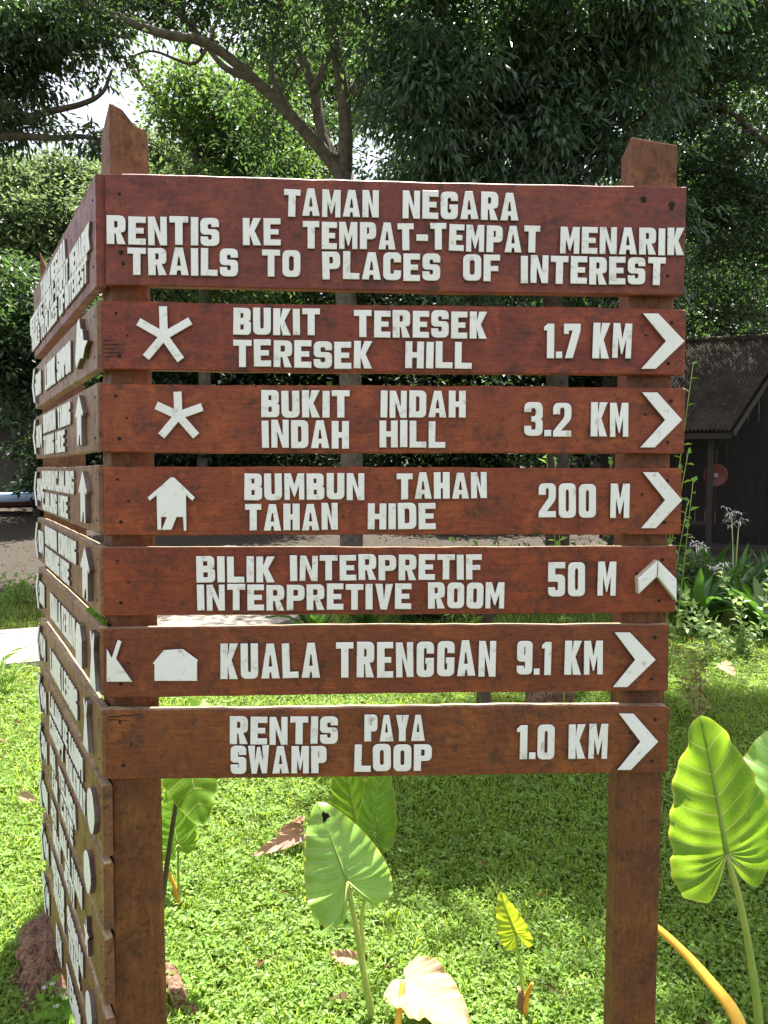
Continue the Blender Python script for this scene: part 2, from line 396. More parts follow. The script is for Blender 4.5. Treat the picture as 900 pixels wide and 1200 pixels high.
FRONT = [  # px corners: xl, ytl, ybl, xr, ytr, ybr, material, label
    (124, 203, 335, 802.5, 220, 346, 'b1', 'broad oxblood top board reading TAMAN NEGARA', 0),
    (120, 352, 433, 803, 363, 440, 'b2', 'board reading BUKIT TERESEK 1.7 KM', 0),
    (120, 449, 530, 802, 455, 532, 'b3', 'board reading BUKIT INDAH 3.2 KM', 0),
    (122, 547, 628, 798, 548, 626, 'b3', 'board reading BUMBUN TAHAN 200 M', 0),
    (122, 643, 722, 792, 640, 718, 'b5', 'board reading BILIK INTERPRETIF 50 M', 0),
    (122, 737, 817, 783, 731, 810, 'b6', 'board reading KUALA TRENGGAN 9.1 KM', 0),
    (125, 832, 913, 783, 827, 906, 'b7', 'bare brown lowest front board reading RENTIS PAYA 1.0 KM', .006)]
fboards = []
for i, (xl, a, b, xr, c, d, mt, lab, rnd_) in enumerate(FRONT):
    x0 = fp(xl, (a+b)/2)[0]; x1 = fp(xr, (c+d)/2)[0]
    zt = (fp(xl, a)[1], fp(xr, c)[1]); zb = (fp(xl, b)[1], fp(xr, d)[1])
    H = (zt[0]+zt[1]-zb[0]-zb[1])/2; tilt = math.atan2((zt[1]-zt[0]+zb[1]-zb[0])/2, x1-x0)
    z0 = (zb[0]+zb[1])/2-math.tan(tilt)*(x1-x0)/2
    o = link('board', board_mesh(x1-x0, H, .026, M[mt], 40+i, round_r=rnd_)); o.location = (x0, 0, z0); o.rotation_euler = (0, -tilt, 0)
    par(o, sign); o['label'] = lab; fboards.append(o)
    L = x1-x0
    pts = [(.028, H*.82, .0022), (.034, H*.2, .003), (L-.03, H*.80, .003), (L-.035, H*.18, .0026), (.05, H*.5, .0018), (L-.085, H*.6, .0022)]
    if i == 0: pts += [(L-.09, H*.88, .005), (L-.03, H*.84, .005), (.03, H*.30, .0035)]
    holes(o, [(x, z+0, r*1.3) for x, z, r in pts], cracks={6: [(.004, H*.90, .075, H*.93, .0012), (.004, H*.86, .05, H*.84, .0009)], 1: [(.003, H*(.18+.06*q), .03+.015*(q % 2), H*(.19+.06*q), .0009) for q in range(5)], 4: [(.35, H*.03, .46, H*.05, .0008)]}.get(i, ()))

TEXT = [  # board, word, x0, x1, top, bottom (pixels of the photograph, measured)
    (0,'TAMAN',332,444,220.5,252.5),(0,'NEGARA',472,608,223,256),(0,'RENTIS',124.5,257,252,285.5),(0,'KE',284.5,329,255,287),
    (0,'TEMPAT-TEMPAT',355,633,259,291),(0,'MENARIK',657,802.5,265,297),(0,'TRAILS',149,279,289.5,322),(0,'TO',307,352,292.5,324),
    (0,'PLACES',378,516,294.5,327),(0,'OF',543,586,297.5,329),(0,'INTEREST',611,780,299,331.5),
    (1,'BUKIT',273,375,360.5,392),(1,'TERESEK',415,571,363,395),(1,'TERESEK',273,436,398,430),(1,'HILL',475,553,400,431),
    (1,'1.7',638,681,378.5,419.5),(1,'KM',695,740,378.5,420),
    (2,'BUKIT',306,410,457,489),(2,'INDAH',446,546,457.5,489),(2,'INDAH',307,409,492.5,525),(2,'HILL',445,522,493,524.5),
    (2,'3.2',615,670,471.5,511.5),(2,'KM',693,737,472,512),
    (3,'BUMBUN',286,427,554.5,586),(3,'TAHAN',465,571,554,585),(3,'TAHAN',287,396,590.5,622),(3,'HIDE',431,511,590,620.5),
    (3,'200',632,699,567,607),(3,'M',716,738,567,607),
    (4,'BILIK',230,322,652,683),(4,'INTERPRETIF',340,565,650.5,680.5),(4,'INTERPRETIVE',231,482,685.5,716),(4,'ROOM',502,591,683,713.5),
    (4,'50',643,686,659,699),(4,'M',701,722,659,698.5),
    (5,'KUALA',258,375,754.5,796),(5,'TRENGGAN',394,581,753,794.5),(5,'9.1',606,646,752,791),(5,'KM',662,707,751,791),
    (6,'RENTIS',269,396,840.5,873),(6,'PAYA',427,498,838.5,869.5),(6,'SWAMP',270,383,875,907.5),(6,'LOOP',415,506,873,904.5),
    (6,'1.0',606,650,849.5,890),(6,'KM',667,712,849,889.5)]
LY = -.0070
for bi, word, x0, x1, a, b in TEXT:
    ym = (a+b)/2
    X0, Zt = fp(x0, a, LY); X1, _ = fp(x1, ym, LY)
    # the baseline follows the tilt of its board
    tb = FRONT[bi]; k = .5
    zl = fp(x0, b, LY)[1]; h = Zt-zl
    tilt = -fboards[bi].rotation_euler.y
    if bi == 0: tilt = math.atan2(fp(803, 297, LY)[1]-fp(124, 285.5, LY)[1], 1.2)
    for c, x, wd in layout(word, X0, X1, h):
        Wn = round((wd/h)*20)/20
        t = .262 if h < .063 else .21
        if c == 'I': t = Wn
        if c == '.': t = Wn
        me = glyph_mesh(c, max(.15, Wn), t)
        o = link('letter', me)
        o.location = (x, .0003, zl+math.tan(tilt)*(x-X0)+random.gauss(0, .0006))
        o.scale = ((wd/Wn)/.05, 1, h/.05*random.uniform(.985, 1.02))
        o.rotation_euler = (0, -tilt+random.gauss(0, .012), 0)
        par(o, fboards[bi])

def shape_px(name, bi, px, th=.0085, mats=None, ch=.001, holes_px=()):
    pts = [Vector(fp(x, y, LY)) for x, y in px]; x0 = min(p.x for p in pts); z0 = min(p.y for p in pts)
    o0 = Vector((x0, z0)); cs = [[p-o0 for p in pts]]
    for hp in holes_px: cs.append([Vector(fp(x, y, LY))-o0 for x, y in hp])
    me = extrude(cs, th, ch, mats or [M['white'], M['edge']], name)
    o = link(name, me, None, (x0, .0004, z0)); return par(o, fboards[bi])
def star_px(cx, cy, tips, hw):
    T = sorted([Vector((x-cx, y-cy)) for x, y in tips], key=lambda v: math.atan2(v.y, v.x)); out = []
    for i, v in enumerate(T):
        u = v.normalized(); n = Vector((-u.y, u.x)); nx = T[(i+1) % len(T)].normalized()
        out.append((cx+v.x-n.x*hw, cy+v.y-n.y*hw)); out.append((cx+v.x+n.x*hw, cy+v.y+n.y*hw))
        an = (math.atan2(nx.y, nx.x)-math.atan2(u.y, u.x)) % (2*PI)
        m = (u+nx).normalized(); r = hw/math.sin(an/2); out.append((cx+m.x*r, cy+m.y*r))
    return out
shape_px('star', 1, star_px(192, 394, [(191, 359), (223, 376), (212, 422), (171, 419), (162, 377)], 4.8))
shape_px('star', 2, star_px(209, 487, [(208, 459), (237, 477), (230, 511), (189, 511), (183, 475)], 4.8))
def chev(bi, x0, xt, x1, y0, y1, wdt):
    ym = (y0+y1)/2
    shape_px('arrow', bi, [(x0, y0), (x0+wdt, y0), (x1, ym), (x0+wdt-3, y1), (x0-2, y1), (xt, ym)], .010)
chev(1, 753, 780, 802, 367.5, 432.5, 18); chev(2, 752, 779, 799, 460, 524.5, 18)
chev(3, 753, 779, 799, 553.5, 619, 18); chev(5, 720, 744, 768, 741, 805, 18); chev(6, 725, 750, 771, 836, 902, 17)
shape_px('arrow', 4, [(768, 656), (745, 677), (746, 695), (767, 675)], .022, [M['white'], M['cream']], .0025)
shape_px('arrow', 4, [(768.6, 656), (790, 678), (790, 703), (768.2, 675.5)], .022, [M['white'], M['cream']], .0025)
shape_px('hide_symbol', 3, [(200, 559.5), (173, 583), (175.5, 587), (183.5, 580.5), (184.5, 621), (189, 621), (189, 606), (195.5, 606), (189.5, 621), (201, 621), (207, 606), (214.5, 606), (215.5, 622), (218.5, 622), (218, 580.5), (225.5, 587), (228.5, 583), (204, 559.5)][::-1])
shape_px('tent_symbol', 5, [(125, 760), (131, 771), (138, 749.5), (142.5, 752), (136, 772), (155, 799), (125, 799)])
shape_px('hut_symbol', 5, [(179, 777.5), (192, 762), (214, 760.5), (232, 773.5), (231, 776.5), (231, 798), (181, 798), (181, 778.5)])

# ------------------------------------------------------------------ side panel
ANG = 1.102; SD = Vector((-math.cos(ANG), math.sin(ANG), 0)); SN = Vector((-math.sin(ANG), -math.cos(ANG), 0)); S0 = Vector((-.0165, -.002, 0))
ST = .02
def sp_z(px, py):
    v = onplane(px, py, S0, SN); return (v-S0).dot(SD), v.z
LBT = [2.221, 1.9677, 1.8014, 1.631, 1.4637, 1.2959, 1.1209, .9569, .7881, .6244, .452, .285]
LBB = [1.9966, 1.8288, 1.6607, 1.4895, 1.3198, 1.1509, .979, .806, .645, .482, .312, .15]
LEN = [1.195, 1.195, 1.195, 1.19, 1.185, 1.18, 1.18, 1.18, 1.185, 1.185, 1.16, 1.12]
# local frame of the side boards: x runs from the far end to the near end, so the text reads left to right
side_rot = Matrix(((-SD.x, -SN.x, 0, 0), (-SD.y, -SN.y, 0, 0), (0, 0, 1, 0), (0, 0, 0, 1)))
def s_of(px, py): return sp_z(px, py)[0]
SIDETXT = {
 0: ([('TAMAN',53.4,64.5),('NEGARA',65.8,82.7)], [('RENTIS',40.5,49.5),('KE',50.6,55.3),('TEMPAT-TEMPAT',56.2,85.5),('MENARIK',88,111.5)], [('TRAILS',41.8,51),('TO',52.3,57),('PLACES',58,72),('OF',74.5,81),('INTEREST',82,108)]),
 1: ([('LUBUK',57,69),('SIMPON',71.2,87.3)],),
 2: ([('BUMBUN',54,68.3),('TABING',71,86)], [('TABING',54,66),('HIDE',68.3,79)]),
 3: ([('BUMBUN',51.6,66.4),('C.ANJING',67.2,89)], [('C.ANJING',51.6,68.6),('HIDE',70.7,81.5)]),
 4: ([('BUMBUN',54,67.6),('KUMBANG',70,90.5)], [('KUMBANG',54,70.4),('HIDE',71.8,82)]),
 5: ([('KUALA',59,71),('KENIAM',72.5,88)],),
 6: ([('LUBUK',58,70.2),('LESONG',71.5,89.5)],),
 7: ([('LALUAN',56,70),('KE',72,77),('KANOPI',79,95)], [('CANOPY',56,72),('WALKWAY',75,98)]),
 8: ([('GUA',56,62),('TELINGA',66,86)], [('EAR',58,64),('CAVE',68,82)]),
 9: ([('JETI',56,62),('KUALA',66,78),('TAHAN',80,92)], [('BOAT',58,67),('JETTY',71,83)]),
 10: ([('RENTIS',56,70),('SUNGAI',74,92)], [('RIVER',58,70),('TRAIL',75,88)]),
 11: ([('KEM',60,66),('TEMIN',72,88)],)}
DIST = [None, '500M', '3KM', '3KM', '11KM', '23KM', '7KM', '1KM', '2KM', '300M', '5KM', '9KM']
for i in range(12):
    H = LBT[i]-LBB[i]; L = LEN[i]
    me = board_mesh(L, H, ST, M['bl'] if i else M['b1'], 80+i)
    o = link('board', me)
    org = S0+SD*L+Vector((0, 0, LBB[i]))
    o.matrix_basis = Matrix.Translation(org) @ side_rot
    par(o, sign)
    o['label'] = ('top side board with the park name in foreshortened white letters' if i == 0 else 'side board %s, seen at a steep angle' % ' '.join(w_[0] for w_ in SIDETXT[i][0]))
    holes(o, [(L-.03, H*.8, .0025), (L-.03, H*.2, .0025), (.04, H*.8, .0025)])
    mb = MB(); yref = 600
    def putword(word, xa, xb, z, h, th=.0055):
        s0, s1 = L-s_of(xa, 560), L-s_of(xb, 560)
        for c, x, wd in layout(word, s0, s1, h):
            Wn = wd/h; t = .27 if h < .07 else .23
            if c in 'I.': t = min(Wn, .3)
            cs = [[Vector((p.x*h+x, p.y*h+z)) for p in rr(cc)] for cc in glyph(c, max(Wn, .15), min(t, max(Wn*.42, .12) if c not in 'I.' else t))]
            extrude(cs, th, .001, None, '', mb)
    rows = SIDETXT[i]; n = len(rows)
    lh = {1: .075, 2: .057, 3: .057}[n]
    for r, row in enumerate(rows):
        z = {1: [H*.22], 2: [H*.52, H*.06], 3: [H*.63, H*.37, H*.11]}[n][r]
        for word, xa, xb in row: putword(word, xa, xb, z, lh)
    if DIST[i]: putword(DIST[i], 44.3, 51.8, H*.24, .072)
    t_ = mb.build('lettering', [M['white'], M['edge']]); t_.matrix_basis = wm(o).copy(); t_['kind'] = 'stuff'
    t_['label'] = 'white lettering of this side board'
    t_.location += SN*.0006
    par(t_, o)
    # arrow at the far end
    if i:
        hh = H*.40; zc = H*.5; x0 = .004
        cs = [[Vector(p) for p in [(x0, zc), (x0+.055, zc+hh), (x0+.09, zc+hh), (x0+.038, zc), (x0+.09, zc-hh), (x0+.055, zc-hh)]]]
        a_ = link('arrow', extrude(cs, .010, .001, [M['white'], M['edge']], 'arrow')); a_.matrix_basis = wm(o).copy(); a_.location += SN*.0005; par(a_, o)
    # symbol at the near end
    sym = {1: 'fish', 2: 'hide', 3: 'hide', 4: 'hide', 5: 'hut', 6: 'tent', 7: 'oval', 8: 'oval', 9: 'starfish', 10: 'oval', 11: 'tent'}.get(i)
    pos = {1: (96, 111), 2: (95, 104), 3: (98, 107.5), 4: (99, 109.5), 5: (91.5, 99), 6: (99.5, 105.5), 7: (103, 111.5), 8: (98, 106), 9: (97, 103), 10: (98, 105), 11: (98, 105)}.get(i)
    if sym:
        xa, xb = L-s_of(pos[0], 560), L-s_of(pos[1], 560); W_ = xb-xa; hh = H*(.8 if sym in ('hide', 'fish', 'tent') else .66); z = H*.12
        SH = {'fish': [(0,.25),(.12,.62),(.22,.95),(.36,1),(.44,.78),(.6,.72),(.68,.5),(1,.42),(.8,.34),(.62,.16),(.4,.2),(.22,.12),(.1,.05)],
              'hide': [(.22,0),(.22,.62),(.05,.55),(0,.62),(.5,1),(1,.62),(.95,.55),(.78,.62),(.78,0),(.66,0),(.64,.2),(.5,.2),(.36,0)],
              'hut': [(.03,0),(.03,.6),(0,.62),(.25,1),(.7,1),(1,.66),(.97,.6),(.97,0)],
              'tent': [(0,0),(.36,.66),(.14,.95),(.28,1),(.48,.78),(.7,1),(.84,.94),(.62,.66),(1,0)],
              'oval': [(.5+.5*math.sin(a_)*(1+.06*math.sin(5*a_)), .5+.5*math.cos(a_)) for a_ in [2*PI*k/18 for k in range(18)]],
              'starfish': [(.5+(.5 if k % 2 == 0 else .17)*math.sin(PI*k/5), .5+(.5 if k % 2 == 0 else .17)*math.cos(PI*k/5)) for k in range(10)]}[sym]
        cs = [[Vector((xa+W_*u, z+hh*v)) for u, v in SH]]
        y_ = link('symbol', extrude(cs, .011, .001, [M['white'], M['edge']], 'symbol')); y_.matrix_basis = wm(o).copy(); y_.location += SN*.0005; par(y_, o)
    if i == 5:   # the big tent cut-out at the corner
        cs = [[Vector((L-.075+u*.07, H*.06+v*H*.84)) for u, v in [(0,0),(.36,.66),(.14,.95),(.28,1),(.48,.78),(.7,1),(.84,.94),(.7,.66),(1,0)]]]
        y_ = link('symbol', extrude(cs, .011, .001, [M['white'], M['edge']], 'symbol')); y_.matrix_basis = wm(o).copy(); y_.location += SN*.0005; par(y_, o)

# posts: prism rings up the height with an uneven sawn or broken top
def post(foot, z0, tops, mat, lab, low=None, n=14, pw=2.2):
    """foot: footprint corners; tops: z for each corner; low: x,y shift of each corner at the ground"""
    mb = MB(); V = []; k = len(foot)
    for j in range(n+1):
        t = j/n
        for i, (x, y) in enumerate(foot):
            f = max(0, 1-t*pw)**1.3
            dx, dy = (low[i][0]*f, low[i][1]*f) if low else (0, 0)
            V.append((x+dx+random.gauss(0, .0007), y+dy+random.gauss(0, .0007), z0+(tops[i]-z0)*t))
    F = [(j*k+i, j*k+(i+1) % k, (j+1)*k+(i+1) % k, (j+1)*k+i) for j in range(n) for i in range(k)]
    F.append(tuple(n*k+i for i in range(k))); F.append(tuple(reversed(range(k))))
    mb.add(V, F); me = mb.mesh('post', mat); o = link('post', me, sign); o['label'] = lab
    md = o.modifiers.new('edge', 'BEVEL'); md.width = .003; md.segments = 2; md.limit_method = 'ANGLE'; md.angle_limit = math.radians(40)
    return o
YB = .0275
def fx(px, py, y): return fp(px, py, y)
xA = fx(126.5, 540, YB)[0]; xB = fx(185, 540, YB)[0]
zt = lambda px, py, y=YB: fp(px, py, y)[1]
# near left post with its splintered top (front edge has extra corners so that the break can be stepped)
u1 = Vector((.89, .456)); u2 = Vector((-.456, .89)); pa = Vector((fp(130, 300, YB)[0], YB+.001))
ft = [pa, pa+u1*.026, pa+u1*.05, pa+u1*.072, pa+u1*.080+u2*.01, pa+u1*.080+u2*.085, pa+u2*.1]
post([tuple(q) for q in ft], -.1, [zt(137, 119), zt(146, 132, .05), zt(156, 149, .06), zt(164, 154, .07), zt(168, 166, .08), zt(168, 185, .16), zt(126, 158, .1)],
     M['post'], 'left front post with a splintered pointed top', [(-.016, 0), (.004, 0), (.016, 0), (.028, .0), (.034, 0), (.038, 0), (-.016, 0)], pw=1.0)
x0_, x1_ = 1.0886, 1.1935
post([(x0_+.004, YB), (x1_, YB), (x1_+.004, YB+.075), (x0_+.004, YB+.06)], -.1, [zt(750, 160), zt(798, 170), zt(798, 170)+.0, zt(733, 186, .085)], M['postr'], 'right front post with a slanted sawn top')
# far post at the end of the side panel, turned a quarter
v = at(76, 560, 2.86); v = Vector((v.x, v.y)); d = (v-Vector((CX, CY))).normalized(); nn = Vector((d.y, -d.x)); r_ = .073
ft = [tuple(v-d*r_), tuple(v+nn*r_), tuple(v+d*r_), tuple(v-nn*r_)]
post(ft, -.1, [2.20, 2.20, 2.26, at(50, 300, 2.86).z], M['postr'], 'far post behind the end of the side boards')

# ------------------------------------------------------------------ ground
def grid(name, x0, x1, y0, y1, nx, ny, mat, dz=0, fn=None):
    xs = np.linspace(x0, x1, nx); ys = np.linspace(0, 1, ny)**1.0*(y1-y0)+y0
    X, Y = np.meshgrid(xs, ys); Z = terrain(X, Y)+dz
    V = np.stack([X, Y, Z], -1).reshape(-1, 3); I = np.arange(nx*ny).reshape(ny, nx)
    F = np.stack([I[:-1, :-1], I[:-1, 1:], I[1:, 1:], I[1:, :-1]], -1).reshape(-1, 4)
    return npmesh(name, V, F, mat, True)
n = NT('lawn_soil'); oc = n.n('TexCoord').outputs['Object']
f1 = n.noise(oc, 1.3, 5); f2 = n.noise(oc, 40, 4, .7)
col = n.mix(n.ramp(f1, [(.35, 0.), (.65, 1.)]), (.035, .060, .012), (.060, .085, .020))
col = n.mix(n.ramp(f2, [(.45, 0.), (.62, .7)]), col, (.085, .060, .035))
sy = n.n('SeparateXYZ'); n.l(oc, sy.inputs[0])
far = n.math('GREATER_THAN', n.math('ADD', sy.outputs[1], n.math('MULTIPLY', f1, 1.2)), 9.35)
dirt = n.mix(n.ramp(f2, [(.35, 0.), (.65, 1.)]), (.034, .030, .025), (.085, .077, .066))  # bare yard soil, its colour darkened in place of tree shade
dirt = n.mix(n.ramp(n.noise(oc, 7, 5), [(.5, 0.), (.65, .6)]), dirt, (.07, .045, .025))
M['lawn'] = n.done(n.prin(n.mix(far, col, dirt), .95, .1, n.bump(f2, .8, .03)))
g = link('ground', grid('ground', -60, 60, -12, 110, 160, 240, M['lawn'])); g['kind'] = 'structure'

# concrete footpath, a slab with real thickness
n = NT('path_concrete'); oc = n.n('TexCoord').outputs['Object']
f = n.noise(oc, 3, 6, .6); f2 = n.noise(oc, 60, 4, .6)
M['concrete'] = n.done(n.prin(n.mix(n.ramp(f2, [(.4, 0.), (.7, .5)]), n.mix(n.ramp(f, [(.35, 0.), (.65, 1.)]), (.24, .21, .17), (.42, .38, .33)), (.20, .17, .13)), .9, .2, n.bump(f2, .5, .01)))
pl = [(-14, 5.6), (-8, 5.35), (-4.2, 5.2), (-2.6, 5.45), (-1.6, 6.0), (-.9, 6.8), (-.6, 7.8), (-.7, 9.0), (-1.2, 10.5), (-2.2, 12.5)]
sm = spline([(x, y, 0) for x, y in pl], 6); mb = MB(); V = []
for i, p in enumerate(sm):
    d = (sm[min(i+1, len(sm)-1)]-sm[max(i-1, 0)]).normalized(); nn2 = Vector((-d.y, d.x, 0)); hw = .72
    for s_, z_ in ((1, -.03), (1, .045), (-1, .045), (-1, -.03)):
        q = p+nn2*hw*s_; V.append((q.x, q.y, float(terrain(q.x, q.y))+z_))
F = [(4*i+k, 4*i+k+1, 4*i+5+k, 4*i+4+k) for i in range(len(sm)-1) for k in range(3)]
mb.add(V, F); PATH = sm
o = mb.build('footpath', M['concrete']); o['kind'] = 'structure'

def near_path(X, Y):
    m = np.zeros(len(X), bool)
    for p in PATH: m |= (X-p.x)**2+(Y-p.y)**2 < .80**2
    return m

# ------------------------------------------------------------------ grass (uncountable: joined blades)
M['grass'] = leafmat('grass_blades', (.16, .26, .035), (.44, .60, .06), .5, .42, .45, (.30, .26, .08), .35)
M['clover'] = leafmat('ground_cover_leaves', (.16, .29, .05), (.40, .58, .07), .5, .38, .4, (.22, .30, .05), .4)
def scatter(N, y0, y1, power, wmargin=1.25):
    t = RNG.random(N); Y = y0+(y1-y0)*t**power
    D = Y-CY; X = CX+.048*D+(RNG.random(N)*2-1)*D*.52*wmargin
    k = ~near_path(X, Y); return X[k], Y[k]
def blades(X, Y, Lr, Wr, lean, name, mat, label):
    N = len(X); a = RNG.random(N)*2*PI; L = Lr[0]+(Lr[1]-Lr[0])*RNG.random(N)**1.5; Wd = Wr[0]+(Wr[1]-Wr[0])*RNG.random(N)
    cl = .6+.4*np.sin(X*3.1+np.sin(Y*2.3)*2)*np.cos(Y*2.7); L = L*(.75+.4*cl)
    ln = lean[0]+(lean[1]-lean[0])*RNG.random(N)
    dx, dy = np.cos(a), np.sin(a); px, py = -dy, dx; Z = terrain(X, Y)
    V = np.zeros((N, 7, 3))
    for k, (t, wf) in enumerate(((0, .7), (.45, 1), (.8, .7))):
        hor = L*(t**1.6)*np.sin(ln); ver = L*(t*np.cos(ln*t))
        for s_, j in ((1, 0), (-1, 1)):
            V[:, 2*k+j, 0] = X+dx*hor+px*Wd*wf*s_*.5; V[:, 2*k+j, 1] = Y+dy*hor+py*Wd*wf*s_*.5; V[:, 2*k+j, 2] = Z+ver
    V[:, 6, 0] = X+dx*L*np.sin(ln); V[:, 6, 1] = Y+dy*L*np.sin(ln); V[:, 6, 2] = Z+L*np.cos(ln)*.92
    base = (np.arange(N)*7)[:, None]
    F = np.concatenate([base+np.array([[0, 1, 3]]), base+np.array([[0, 3, 2]]), base+np.array([[2, 3, 5]]), base+np.array([[2, 5, 4]]), base+np.array([[4, 5, 6]])], 0)
    o = link(name, npmesh(name, V.reshape(-1, 3), F, mat)); tag(o, label, 'grass', None, 'stuff'); return o
X1, Y1 = scatter(130000, .15, 4.2, 1.35); X2, Y2 = scatter(70000, 4.0, 8.75, 1.0, 1.3)
def outer(N, y0, y1):        # the lawn goes on to both sides of the view
    Y = y0+(y1-y0)*RNG.random(N); D = np.maximum(Y-CY, .5); sg = np.where(RNG.random(N) < .5, -1, 1)
    X = CX+.048*D+sg*(D*.52*1.2+RNG.random(N)*(1.2+D*.7)); k = ~near_path(X, Y); return X[k], Y[k]
X3, Y3 = outer(70000, -.8, 8.7)
blades(np.r_[X1, X2, X3], np.r_[Y1, Y2, Y3], (.025, .10), (.003, .0065), (.25, 1.35), 'grass', M['grass'], 'bright green lawn grass dappled with sun and shade behind the sign')

def leaves(P, A, Nn, L, Wd, fold=.18):
    """P base points, A axis (unit), Nn face normal (unit): folded diamond leaves, 2 triangles each"""
    Sd = np.cross(A, Nn); Sd /= np.linalg.norm(Sd, axis=1)[:, None]+1e-9; Nn = np.cross(Sd, A)
    L = L[:, None]; Wd = Wd[:, None]
    mid = P+A*L*.45
    V = np.stack([P, mid+Sd*Wd*.5+Nn*Wd*fold, P+A*L-Nn*L*.08, mid-Sd*Wd*.5+Nn*Wd*fold], 1)
    b = (np.arange(len(P))*4)[:, None]
    F = np.concatenate([b+np.array([[0, 1, 2]]), b+np.array([[0, 2, 3]])], 0)
    return V.reshape(-1, 3), F
def unit(v): return v/(np.linalg.norm(v, axis=1)[:, None]+1e-9)
# clover-like ground cover
X, Y = scatter(115000, .1, 5.0, 1.5); X4, Y4 = outer(30000, -.6, 5.0); X = np.r_[X, X4]; Y = np.r_[Y, Y4]
N = len(X); hz = RNG.random(N)*.05+.012
P = np.stack([X, Y, terrain(X, Y)+hz], 1); A = unit(np.stack([RNG.normal(size=N), RNG.normal(size=N), RNG.normal(size=N)*.25], 1))
Nn = unit(np.stack([RNG.normal(size=N)*.35, RNG.normal(size=N)*.35, np.ones(N)], 1))
V, F = leaves(P, A, Nn, .009+.016*RNG.random(N), .007+.010*RNG.random(N), .1)
o = link('ground_cover', npmesh('ground_cover', V, F, M['clover'])); tag(o, 'low broad-leaved ground cover mixed into the lawn', 'ground cover', None, 'stuff')

# broad-leaved weeds in rosettes, taller than the lawn
X, Y = scatter(1500, .2, 6.0, 1.1); k_ = 7; X = np.repeat(X, k_); Y = np.repeat(Y, k_); N = len(X); aa = RNG.random(N)*2*PI
P = np.stack([X, Y, terrain(X, Y)+.025], 1); A = unit(np.stack([np.cos(aa), np.sin(aa), .25+.5*RNG.random(N)], 1)); Nn = unit(np.stack([-np.cos(aa)*.4, -np.sin(aa)*.4, np.ones(N)], 1))
V, F = leaves(P, A, Nn, .035+.04*RNG.random(N), .018+.016*RNG.random(N), .15)
o = link('ground_cover', npmesh('ground_cover', V, F, M['clover'])); tag(o, 'broad-leaved weed rosettes standing among the lawn grass', 'weeds', None, 'stuff')
M['litter'] = leafmat('fallen_leaf_litter', (.20, .12, .06), (.16, .09, .03), .7, .2, .5, (.34, .26, .16), .2)
X, Y = scatter(150, .3, 8.6, 1.0); xx_ = RNG.uniform(-9, 9, 2600); yy_ = RNG.uniform(8.7, 19, 2600); X = np.r_[X, xx_]; Y = np.r_[Y, yy_]; N = len(X)
P = np.stack([X, Y, terrain(X, Y)+np.where(Y < 8.7, .05, .015)], 1); A = unit(np.stack([RNG.normal(size=N), RNG.normal(size=N), RNG.normal(size=N)*.2], 1)); Nn = unit(np.stack([RNG.normal(size=N)*.4, RNG.normal(size=N)*.4, np.ones(N)], 1))
V, F = leaves(P, A, Nn, .035+.05*RNG.random(N), .012+.022*RNG.random(N), .45)
o = link('leaf_litter', npmesh('leaf_litter', V, F, M['litter'])); tag(o, 'brown fallen leaves scattered over the lawn and the bare yard', 'leaf litter', None, 'stuff')

# ------------------------------------------------------------------ trees
M['bark'] = plain('grey_brown_bark', (.12, .10, .08), .9, .5, 9, .2, .8)
M['barkd'] = plain('dark_bark', (.06, .045, .035), .9, .5, 9, .2, .8)
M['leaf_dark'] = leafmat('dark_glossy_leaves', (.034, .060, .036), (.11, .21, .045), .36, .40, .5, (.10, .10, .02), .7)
M['leaf_deep'] = leafmat('deep_shade_leaves', (.012, .026, .010), (.03, .07, .012), .5, .3, .4, (.04, .04, .01), .3)  # darkened leaf copy: the deep shade under the trees is in the colour
M['leaf_haze'] = leafmat('drooping_hazed_leaves', (.058, .098, .066), (.09, .20, .04), .35, .28, .4, (.10, .12, .04), .8)  # grey-green leaves, colour lifted to carry bluish haze and sky sheen
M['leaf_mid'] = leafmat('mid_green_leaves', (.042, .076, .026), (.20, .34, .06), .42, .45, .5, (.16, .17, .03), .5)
M['leaf_light'] = leafmat('sunlit_light_green_leaves', (.075, .115, .05), (.18, .26, .09), .5, .5, .45, (.25, .24, .06), .4)  # lighter leaf copy with the far crowns' sunlight put into the colour
def crown_points(ells, ncl, per, spread):
    """ells: list of (centre, radii, weight). twig clusters inside ellipsoid shells, then leaves round each"""
    wts = np.array([e[2] for e in ells], float); wts /= wts.sum()
    out = []; cen = []
    for (c, r, _), wt in zip(ells, wts):
        k = max(1, int(round(ncl*wt)))
        u = unit(RNG.normal(size=(k, 3))); rad = RNG.random(k)**.42
        cc = np.array(c)+u*np.array(r)*rad[:, None]; cen.append(cc)
    cen = np.concatenate(cen)
    m = RNG.integers(int(per*.3), int(per*1.8), len(cen)); idx = np.repeat(np.arange(len(cen)), m)
    sc = (.55+.9*RNG.random(len(cen)))[idx][:, None]
    ax = unit(RNG.normal(size=(len(cen), 3))*np.array([1, 1, .45]))[idx]
    P = cen[idx]+(RNG.normal(size=(len(idx), 3))*np.array([.62, .62, .42])+ax*RNG.normal(size=(len(idx), 1))*1.15)*spread*sc
    return P, cen, idx
def foliage(name, ells, ncl, per, spread, L, W, mat, parent, droop=.3, label=None):
    P, cen, idx = crown_points(ells, ncl, per, spread); N = len(P)
    out = unit(P-cen[idx]+RNG.normal(size=(N, 3))*spread*.5)
    A = unit(out+np.array([0, 0, -droop])+RNG.normal(size=(N, 3))*.35)
    Nn = unit(np.array([0, 0, 1.])+RNG.normal(size=(N, 3))*.55)
    V, F = leaves(P, A, Nn, L*(.6+.8*RNG.random(N)), W*(.7+.6*RNG.random(N)))
    o = link(name, npmesh(name, V, F, mat), parent)
    if label: o['label'] = label
    return o, cen
